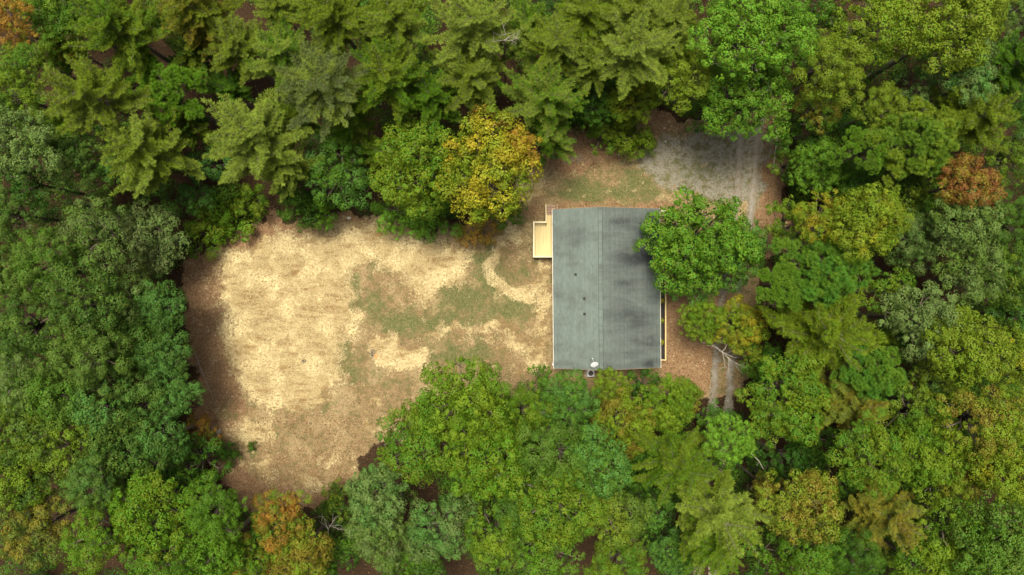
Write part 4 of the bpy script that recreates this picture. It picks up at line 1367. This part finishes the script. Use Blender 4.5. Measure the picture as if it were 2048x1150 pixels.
    ('S', 1512, 715, 32, 5, 'yg', 'olive', 0, "low yellow-green shrub right beside the gravel track"),
    # left middle
    ('B', 205, 470, 88, 15.5, 'greyd', 'oak', 0, "dull grey tree with pale bare limbs left of the straw clearing"),
    ('B', 302, 478, 74, 11.5, 'greyd', 'grey', 0, "dull grey-green crown reaching the clearing's brown margin"),
    ('B', 28, 428, 58, 14.5, 'oak', 'oakd', 0, "oak on the left edge level with the grey tree"),
    ('B', 95, 525, 72, 15, 'oak', 'green', 0, "rounded oak between the left edge and the grey tree"),
    ('B', 28, 540, 56, 14.5, 'oak', 'oak', 0, "oak on the left edge below the rounded oak"),
    ('B', 168, 610, 80, 15.5, 'oak', 'oakd', 0, "large oak directly below the dull grey tree"),
    ('B', 252, 600, 66, 12.8, 'oak', 'grey', 0, "oak between the large left oak and the clearing"),
    ('B', 325, 612, 52, 9.5, 'oakd', 'blue', 0, "dark green oak at the clearing's brown margin, level with the burnt straw"),
    ('B', 52, 650, 72, 15, 'oakd', 'oak', 0, "dark oak on the left edge at mid height"),
    ('B', 175, 712, 78, 15.5, 'oak', 'oak', 0, "broad oak in the middle of the left wood"),
    ('B', 268, 690, 72, 12.8, 'oak', 'oakd', 0, "oak two rows in from the brown margin"),
    ('B', 332, 712, 56, 9.8, 'blue', 'oakd', 0, "bluish oak overhanging the brown margin left of the straw"),
    ('B', 42, 755, 66, 15, 'oak', 'grey', 0, "oak on the left edge, third above the lower corner"),
    ('B', 110, 790, 72, 15, 'green', 'oak', 0, "fresh green oak near the left edge in the lower wood"),
    ('B', 205, 815, 74, 15, 'oak', 'blue', 0, "blue-tinged oak in the lower left wood"),
    ('B', 288, 800, 76, 12.5, 'blue', 'oak', 0, "large bluish oak beside the long fallen stick"),
    ('B', 352, 790, 48, 8.8, 'oakd', 'blue', 0, "dark small oak right at the long fallen stick"),
    ('B', 40, 865, 72, 15, 'yg', 'oak', .1, "yellow-tipped oak on the left edge, second above the lower corner"),
    ('B', 130, 895, 76, 15, 'oak', 'yg', 0, "yellowish grey oak in the lower left wood"),
    ('B', 240, 900, 82, 15, 'oak', 'oakd', 0, "large oak above the dark gap in the lower left wood"),
    ('B', 320, 880, 60, 10.5, 'oakd', 'blue', 0, "dark oak at the brushy lower left rim of the clearing"),
    ('S', 390, 925, 62, 7, 'dark', 'green', 0, "dark green thicket tree at the clearing's lower left rim"),
    ('S', 310, 955, 50, 9, 'dark', 'oakd', 0, "dark tree in the shade above the yellow-green corner oak"),
    ('B', 185, 975, 58, 13.5, 'blue', 'oak', 0, "small bluish oak beside the dark gap near the lower left corner"),
    ('B', 40, 970, 66, 13.5, 'oakd', 'yg', 0, "dark oak on the left edge just above the lower corner"),
    ('B', 70, 1060, 72, 14, 'oak', 'brown', 0, "brownish oak in the lower left corner"),
    ('B', 205, 1070, 78, 15, 'olive', 'pgreen', .1, "olive-green oak on the bottom edge near the lower left corner"),
    ('B', 300, 1025, 82, 15, 'yg', 'pgreen', .05, "tall yellow-green oak near the bottom edge, left of the orange trees"),
    ('B', 315, 1120, 62, 14, 'pgreen', 'green', 0, "green oak cut by the bottom edge left of the orange trees"),
    ('B', 430, 1015, 66, 13, 'pgreen', 'green', 0, "green oak above the orange bottom edge trees"),
    ('B', 425, 1105, 66, 13.5, 'green', 'pgreen', 0, "dark green oak on the bottom edge touching the orange trees"),
    ('S', 405, 865, 34, 3, 'brown', 'org', 0, "brown scrub bush beside the weathered log"),
    ('S', 455, 905, 24, 1.6, 'green', 'dark', 0, "small green weed bush below the weathered log"),
    ('S', 505, 893, 10, .7, 'dark', 'pgreen', 0, "tiny dark bush standing in the lower straw"),
    # bottom, left of the middle
    ('B', 565, 1035, 62, 12, 'org', 'pgreen', 0, "orange tree at the bottom tip of the clearing"),
    ('B', 500, 1125, 54, 12.5, 'org', 'pgreen', .1, "orange-green tree cut by the bottom edge"),
    ('B', 605, 1105, 64, 12.5, 'brown', 'yg', -.05, "yellow-orange tree on the bottom edge below the orange tree"),
    ('S', 530, 1075, 36, 9, 'green', 'dark', 0, "small green tree wedged between the orange trees"),
    ('D', 655, 1060, 32, 7, 'tan', 'tan', 0, "bare grey dead tree between the orange trees and the blue-green oak"),
    ('S', 690, 1030, 44, 5, 'olive', 'dark', 0, "olive shrub below the clearing's lower tip"),
    ('S', 672, 990, 28, 3, 'dark', 'olive', 0, "dark green shrub right at the clearing's lower tip"),
    ('S', 660, 1115, 46, 8, 'dark', 'green', 0, "dark understorey tree on the bottom edge beside the yellow-orange tree"),
    # bottom middle
    ('M', 925, 805, 96, 14.5, 'pgreen', 'yg', .05, "big yellow-tipped oak at the lower rim of the clearing"),
    ('B', 845, 880, 92, 14, 'yg', 'green', 0, "spreading yellow-green oak at the clearing's lower right rim"),
    ('M', 975, 910, 92, 14.5, 'yg', 'pgreen', .05, "yellow-green oak crown below the big yellow-tipped oak"),
    ('B', 1040, 820, 58, 12.5, 'yg', 'pgreen', 0, "yellow-green crown between the big oak and the house's blue-green tree"),
    ('B', 755, 985, 62, 13, 'blue', 'grey', 0, "blue-green oak at the lower right tip of the clearing"),
    ('B', 765, 1065, 68, 13.5, 'grey', 'oak', 0, "grey-green oak below the clearing-tip blue-green oak"),
    ('B', 888, 1055, 76, 14, 'grey', 'blue', 0, "silvery oak on the bottom edge below the spreading oak"),
    ('B', 830, 1135, 60, 12, 'oakd', 'green', 0, "dark green oak cut by the bottom edge beside the silvery oak"),
    ('B', 990, 1075, 64, 13.5, 'green', 'yg', 0, "green oak near the bottom edge between silvery and large oaks"),
    ('M', 1130, 808, 62, 10.5, 'blue', 'green', 0, "blue-green tree just below the house's gable"),
    ('M', 1250, 845, 66, 11.5, 'brown', 'yg', .1, "olive-brown tree with golden flecks below the satellite dish end"),
    ('M', 1222, 775, 40, 7, 'olive', 'yg', .1, "olive-yellow bushy tree against the gable end"),
    ('M', 1335, 805, 58, 9.5, 'pgreen', 'yg', .1, "yellow-flecked green tree below the porch corner"),
    ('M', 1366, 795, 40, 8, 'brown', 'pgreen', .1, "pale brownish green tree beside the lower gravel tracks"),
    ('S', 1285, 770, 36, 4, 'dark', 'green', 0, "dark green shrub under the gable's porch corner"),
    ('S', 1085, 770, 40, 5, 'oakd', 'pgreen', 0, "dull green shrub at the house's lower left corner"),
    ('M', 1457, 878, 54, 12, 'bright', 'bright', 0, "round bright green tree standing over the hidden tracks"),
    ('S', 1428, 845, 36, 6, 'blue', 'green', 0, "small green tree where the tracks vanish under the wood"),
    ('M', 1568, 792, 90, 13, 'yg', 'green', 0, "large lime green maple below the golden tree"),
    ('S', 1530, 725, 46, 6.5, 'dark', 'green', 0, "dark green shrub above the large lime green maple"),
    ('S', 1442, 938, 30, 8, 'green', 'dark', 0, "green understorey tree between the round bright tree and the pale pine"),
    # large oaks bottom centre
    ('B', 1112, 905, 78, 14.5, 'green', 'oak', 0, "green oak crown below the gable's blue-green tree"),
    ('B', 1195, 930, 70, 14, 'green', 'blue', 0, "green oak beside the olive-brown tree"),
    ('B', 1115, 1010, 88, 15.5, 'yg', 'green', -.05, "largest oak of the bottom middle, dull yellow-green"),
    ('B', 1215, 1015, 80, 15, 'oak', 'olive', 0, "olive-tinged oak next to the largest bottom oak"),
    ('B', 1045, 1005, 54, 13.5, 'green', 'oakd', 0, "dark green oak left of the largest bottom oak"),
    ('B', 1090, 1105, 70, 13.5, 'oak', 'pgreen', 0, "oak on the bottom edge below the largest oak"),
    ('B', 1235, 1115, 66, 13.5, 'yg', 'green', 0, "yellow-green oak on the bottom edge left of the hidden road"),
    ('S', 1298, 1020, 40, 9, 'blue', 'green', 0, "small blue-green tree between the oaks and the feathery pines"),
    ('S', 1290, 945, 40, 8, 'dark', 'green', 0, "dark shaded tree below the olive-brown tree"),
    ('M', 1345, 1110, 48, 9, 'blue', 'green', 0, "small bluish tree on the bottom edge beside the hidden road"),
    ('P', 1365, 935, 84, 14, 'pgreen', 'olive', 0, "dark green feathery pine left of the round bright green tree"),
    ('P', 1435, 1030, 104, 15.5, 'yg', 'olvl', 0, "large pale yellow-green pine over the hidden road"),
    ('P', 1430, 1095, 64, 13, 'yg', 'pgreen', 0, "green pine on the bottom edge beside the hidden road"),
    # lower right
    ('P', 1705, 815, 78, 13.5, 'olvl', 'brown', 0, "dull olive pine below the green tufted pine"),
    ('S', 1565, 915, 60, 8, 'dark', 'dark', 0, "deep green tree in the shade below the lime green maple"),
    ('S', 1635, 880, 40, 9.5, 'green', 'dark', 0, "small green treetop between lime maple and the dark gap"),
    ('B', 1600, 1005, 80, 13.5, 'brown', 'olive', 0, "brown-olive oak alone among greens near the bottom"),
    ('B', 1740, 905, 78, 14, 'yg', 'green', 0, "yellow-green oak below the dull olive pine"),
    ('B', 1830, 825, 74, 14, 'green', 'olive', 0, "green oak beside the dull olive pine in the lower right wood"),
    ('B', 1845, 905, 68, 13.5, 'pgreen', 'yg', 0, "olive-green oak above the black gap in the lower right wood"),
    ('B', 1955, 845, 84, 14.5, 'brown', 'yg', .05, "golden olive oak with bare limbs near the right edge"),
    ('B', 2025, 830, 58, 14, 'yg', 'olive', 0, "yellow-green oak on the right edge beside the golden olive oak"),
    ('B', 2005, 930, 72, 14.5, 'yg', 'yel', -.35, "yellow-tinted oak on the right edge below the golden olive oak"),
    ('B', 1935, 945, 52, 13, 'brown', 'yg', .1, "brown-flecked oak beside the black gap"),
    ('P', 1765, 1030, 86, 13.5, 'olvl', 'brown', 0, "dull olive pine beside the brown-olive oak"),
    ('B', 1895, 1050, 90, 14.5, 'green', 'yg', 0, "large green oak in the lower right corner area, beside the olive pine"),
    ('B', 1990, 1080, 90, 15, 'green', 'oak', 0, "large pale green oak in the lower right corner"),
    ('B', 1620, 1105, 76, 13.5, 'pgreen', 'green', 0, "green oak on the bottom edge below the brown-olive oak"),
    ('B', 1710, 1120, 58, 13, 'green', 'dark', 0, "dark green oak on the bottom edge below the dull olive pine"),
    ('B', 1840, 1130, 64, 13.5, 'green', 'yg', 0, "green oak cut by the bottom edge beside the corner oaks"),
    ('S', 1530, 1110, 48, 9, 'dark', 'pgreen', 0, "dark tree on the bottom edge beside the large pale pine"),
    ('S', 1535, 975, 34, 9, 'brown', 'dark', 0, "brownish treetop between the bright round tree and the brown-olive oak"),
    ('S', 1680, 960, 46, 8, 'dark', 'green', 0, "dark tree in the shade beside the brown-olive oak"),
]
for (kd, px, py, r, zt, ca, cb, mv, lab) in TREES:
    g_ = {'B': GB, 'M': GB, 'P': GP, 'L': GP, 'S': GS, 'D': GD}[kd]
    nm = None
    if kd == 'S' and zt > 4.2:
        nm = "broadleaf_tree"; g_ = GB
    if px < 375 and 400 < py < 960 and zt > 11:
        zt -= 2.2 if px < 200 else 3.2                   # the oaks beside the clearing are lower
    t = tree(kd, px, py, r, zt, ca, cb, mv, lab, g_, name=nm)
    if nm:
        t["category"] = "tree"

# ------------------------------------------------------------------ undergrowth filling the gaps under the wood
def build_undergrowth():
    g = np.random.default_rng(99)
    n = 13000
    X = (g.random(n) - .5) * 104; Y = (g.random(n) - .5) * 64
    px = X / H * F + 1024; py = -Y / H * F + 575
    dens = np.clip((fbm(X * .12 + 5, Y * .12 + 9) - .36) * 5, 0.05, 1)
    # pines above the clearing stand over bare litter
    dens = np.where((py < 420) & (px < 1050), dens * .75, dens)
    keep = in_forest(X, Y, 12) & (g.random(n) < dens)
    X, Y = X[keep], Y[keep]
    pos, nr, cl, sz = [], [], [], []
    deep = in_forest(X, Y, 60)
    for x, y, dp in zip(X, Y, deep):
        near = not dp
        h = .35 + (1.3 if near else 7.0) * g.random() ** 1.5
        cr = .3 + .4 * g.random() + .06 * h
        nl = int(70 * (cr / .5) ** 2)
        d = dirs_up(g, nl, -.2)
        pos.append(np.array([[x, y, h]]) + d * (cr * (.5 + .5 * g.random(nl)))[:, None] * np.array([[1, 1, .6]]))
        nr.append(d * .6 + np.array([[0, 0, .7]]) + g.normal(size=(nl, 3)) * .4)
        cl.append(np.full(nl, g.random())); sz.append(.13 * (.6 + .8 * g.random(nl)))
    me = leaf_mesh("undergrowth", np.concatenate(pos), np.concatenate(nr), np.concatenate(sz), np.concatenate(cl), g)
    me.materials.append(M_LEAF)
    o = link("undergrowth", me)
    o["kind"] = "stuff"; o["label"] = "dark green undergrowth filling the gaps between the trees"; o["category"] = "undergrowth"
    o["leaf_a"] = [float(v) for v in COLS['dark']]; o["leaf_b"] = [float(v) for v in COLS['pgreen']]; o["leaf_mix"] = -.1


build_undergrowth()

# ------------------------------------------------------------------ straw, grass blades, fallen leaves, wood chips (uncountable)
def scatter_area(n, key, g, thr_noise=1.1, floor=0.45):
    X = -30 + g.random(n) * 55; Y = -19.5 + g.random(n) * 36
    px = X / H * F + 1024; py = -Y / H * F + 575
    m = masks(px, py)[key] + (fbm(X * 1.3, Y * 1.3) - .5) * thr_noise
    under = ((px > 1106) & (px < 1320) & (py > 420) & (py < 735))
    k = (m > floor) & ~under
    return X[k], Y[k]


def flat_mat(name, c0, c1):
    m, nt, out = new_mat(name)
    c = mixc(nt, attr_n(nt, "leaf"), c0, c1)
    b = N(nt, "ShaderNodeBsdfPrincipled", ins={"Roughness": .85, "Specular IOR Level": .2})
    nt.links.new(c, b.inputs["Base Color"]); nt.links.new(b.outputs[0], out.inputs[0])
    return m


def strips(name, X, Y, lmin, lmax, wmin, wmax, zmax, mat, g, tilt=.15):
    n = len(X)
    t = g.random(n) * 6.283
    L = lmin + (lmax - lmin) * g.random(n); W = wmin + (wmax - wmin) * g.random(n)
    c, s = np.cos(t), np.sin(t)
    z0 = .008 + zmax * g.random(n); dz = (g.random(n) - .5) * tilt * L
    z1 = z0 + dz + .5 * tilt * L; z0 = z0 + .5 * tilt * L - dz * .0
    z1 = np.maximum(z1, .006)
    dx, dy = c * L / 2, s * L / 2; wx, wy = -s * W / 2, c * W / 2
    v = np.stack([np.stack([X - dx - wx, Y - dy - wy, z0], 1), np.stack([X + dx - wx, Y + dy - wy, z1], 1), np.stack([X + dx + wx, Y + dy + wy, z1], 1), np.stack([X - dx + wx, Y - dy + wy, z0], 1)], 1).reshape(-1, 3)
    i = np.arange(n) * 4
    f = np.stack([i, i + 1, i + 2, i + 3], 1)
    me = mesh_np(name, v, f, {"leaf": ('FACE', g.random(n))})
    o = link(name, me, mat)
    o["kind"] = "stuff"
    return o


g = np.random.default_rng(5)
X, Y = scatter_area(330000, "straw", g, 2.2, .55)
o = strips("straw", X, Y, .08, .24, .008, .020, .03, flat_mat("straw", (.20, .14, .06), (.48, .40, .22)), g)
o["label"] = "pale yellow straw mulch spread over the clearing"; o["category"] = "straw"
X, Y = scatter_area(40000, "clearing", g, .3, .5)
k = g.random(len(X)) < .5
o = strips("dry_grass", X[k], Y[k], .08, .22, .012, .028, .02, flat_mat("dry_grass", (.12, .08, .038), (.30, .225, .12)), g)
o["label"] = "scattered dry stalks on the bare soil"; o["category"] = "dry grass"
X, Y = scatter_area(200000, "grass", g, 1.3, .42)
n = len(X)
pos = np.stack([X, Y, np.full(n, .0)], 1)
d = g.normal(size=(n, 3)) * .7; d[:, 2] = .8
me = needle_mesh("grass", pos, d, .07 + .10 * g.random(n), .015 + .02 * g.random(n), g.random(n), g)
o = link("grass", me, flat_mat("grass_blade", (.030, .046, .010), (.095, .112, .035)))
o["kind"] = "stuff"; o["label"] = "short patchy green grass in the clearing"; o["category"] = "grass"
# fallen leaves on the red-brown margin and under the trees
X, Y = scatter_area(90000, "redsoil", g, .9, .4)
X2 = (g.random(30000) - .5) * 100; Y2 = (g.random(30000) - .5) * 60
k = in_forest(X2, Y2, -10)
X = np.concatenate([X[:26000], X2[k]]); Y = np.concatenate([Y[:26000], Y2[k]])
n = len(X)
nrm = g.normal(size=(n, 3)) * .35; nrm[:, 2] = 1
me = leaf_mesh("fallen_leaves", np.stack([X, Y, .02 + .03 * g.random(n)], 1), nrm, .06 + .09 * g.random(n), g.random(n), g)
o = link("fallen_leaves", me, flat_mat("fallen_leaf", (.05, .025, .012), (.20, .11, .05)))
o["kind"] = "stuff"; o["label"] = "brown fallen leaves littering the soil under the trees"; o["category"] = "fallen leaves"
# pale wood chips and stones dotted along the brown margin
cx, cy = [], []
for _ in range(130):
    q = random.random()
    if q < .6:
        t = random.random(); a, b_ = (400 + 60 * t + random.gauss(0, 18), 530 + 320 * t)
    elif q < .8:
        a, b_ = (random.uniform(500, 780), random.uniform(790, 960))
    else:
        a, b_ = (random.uniform(1340, 1420), random.uniform(570, 740))
    p = P(a, b_); cx.append(p[0]); cy.append(p[1])
o = strips("wood_chips", np.array(cx), np.array(cy), .05, .20, .02, .05, .03, flat_mat("wood_chip", (.22, .16, .10), (.48, .42, .33)), g)
o["label"] = "pale wood chips dotted over the brown soil"; o["category"] = "wood chips"
# stones beside the drive
for k_, (a, b_, s, lab) in enumerate(((1245, 303, .16, "pale stone at the tip of the olive shrub by the drive"), (1238, 309, .10, "smaller pale stone beside the olive shrub by the drive"), (1331, 283, .09, "lone white stone on the gravel drive"),
                                      (1329, 256, .09, "whitish stone in the reddish litter above the drive"), (698, 436, .15, "grey stone at the foot of the blue-green oak"), (1107, 315, .14, "pale stone at the golden tree's side of the drive"))):
    p = P(a, b_)
    gg = np.random.default_rng(k_ + 70)
    vv = []; na_ = 8
    for i in range(4):
        for j in range(na_):
            t = 6.283 * j / na_; zz = (0, .35, .75, .95)[i]; rr = (1.0, 1.1, .8, .35)[i] * (.8 + .4 * gg.random())
            vv.append((s * rr * math.cos(t), s * .8 * rr * math.sin(t), s * .7 * zz))
    ff = [(i * na_ + j, i * na_ + (j + 1) % na_, (i + 1) * na_ + (j + 1) % na_, (i + 1) * na_ + j) for i in range(3) for j in range(na_)] + [tuple(3 * na_ + j for j in range(na_))]
    o = MB().add(vv, ff).build("stone", M_STONE, None, False)
    o.location = (p[0], p[1], -.01)
    o["label"] = lab; o["category"] = "stone"; o["group"] = "stones beside the drive"


# logs and sticks
def log(name, pts, r0, r1, label, mat, stub=True):
    w = [np.array(P(a, b_, z)) for a, b_, z in pts]
    o_ = w[0].copy(); o_[2] = 0
    mb = MB()
    n = len(w)
    mb.tube([p - o_ for p in w], [r0 + (r1 - r0) * i / (n - 1) for i in range(n)], 8)
    if stub:
        for i in range(1, n - 1):
            d = w[i + 1] - w[i]; d /= np.linalg.norm(d)
            s = np.cross(d, (0, 0, 1)) * (1 if i % 2 else -1) + d * .6 + np.array((0, 0, .3))
            mb.tube([w[i] - o_, w[i] - o_ + s * .35], [r1 * .8, r1 * .3], 5)
    o = mb.build(name, mat, None, True)
    o.location = tuple(o_)
    o["label"] = label; o["category"] = "log" if r0 > .05 else "stick"
    return o


log("fallen_log", [(1556, 250, .12), (1553, 285, .10), (1549, 315, .08), (1545, 345, .07)], .075, .045, "thin straight pale log lying beside the gravel drive", M_STONE)
log("fallen_branch", [(390, 706, .06), (402, 738, .05), (413, 765, .05), (426, 792, .04)], .045, .02, "long thin stick lying along the brown margin of the straw", M_DEAD)
log("fallen_log", [(434, 860, .12), (438, 878, .12)], .11, .10, "short grey weathered log at the clearing's lower left rim", M_DEAD, False)
log("fallen_log", [(439, 858, .10), (440, 870, .10)], .08, .07, "shorter grey log end lying against the weathered log", M_DEAD, False)
log("fallen_branch", [(1500, 905, 6.5), (1518, 922, 7.0), (1531, 946, 7.2)], .05, .02, "pale bent branch arching beside the round bright green tree", M_DEAD)

# potted plants along the porch edge
for k_, (qx, qy, lab) in enumerate(((1323.5, 602, "small yellow-green plant under the eave, uppermost of three on the porch"), (1323.5, 642, "small yellow-green plant under the eave, middle of three on the porch"), (1323.5, 685, "small yellow-green plant under the eave, lowest of three on the porch"))):
    p = P(qx, qy, 1.3)
    t = thing("potted_plant", lab, "plant", (p[0], p[1], PZ), 0, "potted plants along the porch")
    MB().tube([(0, 0, 0), (0, 0, .26), (0, 0, .28), (0, 0, .24)], [.09, .13, .14, .11], 12).build("pot", M_CLAY, t, True)
    gg = np.random.default_rng(k_ + 400)
    nl = 160
    d = dirs_up(gg, nl, -.3)
    pos = np.array([[0, 0, .55]]) + d * (.26 * gg.random(nl) ** .5)[:, None]
    me = leaf_mesh("leaves", pos, d + np.array([[0, 0, .5]]), .07 + .05 * gg.random(nl), gg.random(nl), gg)
    me.materials.append(M_LEAF)
    c = link("leaves", me, None, t)
    c["leaf_a"] = [float(v) for v in COLS['yg']]; c["leaf_b"] = [float(v) for v in COLS['yel']]; c["leaf_mix"] = 0.0
    MB().tube([(0, 0, .2), (.02, 0, .4), (0, .02, .6)], .012, 5).build("stem", M_BARK, t)
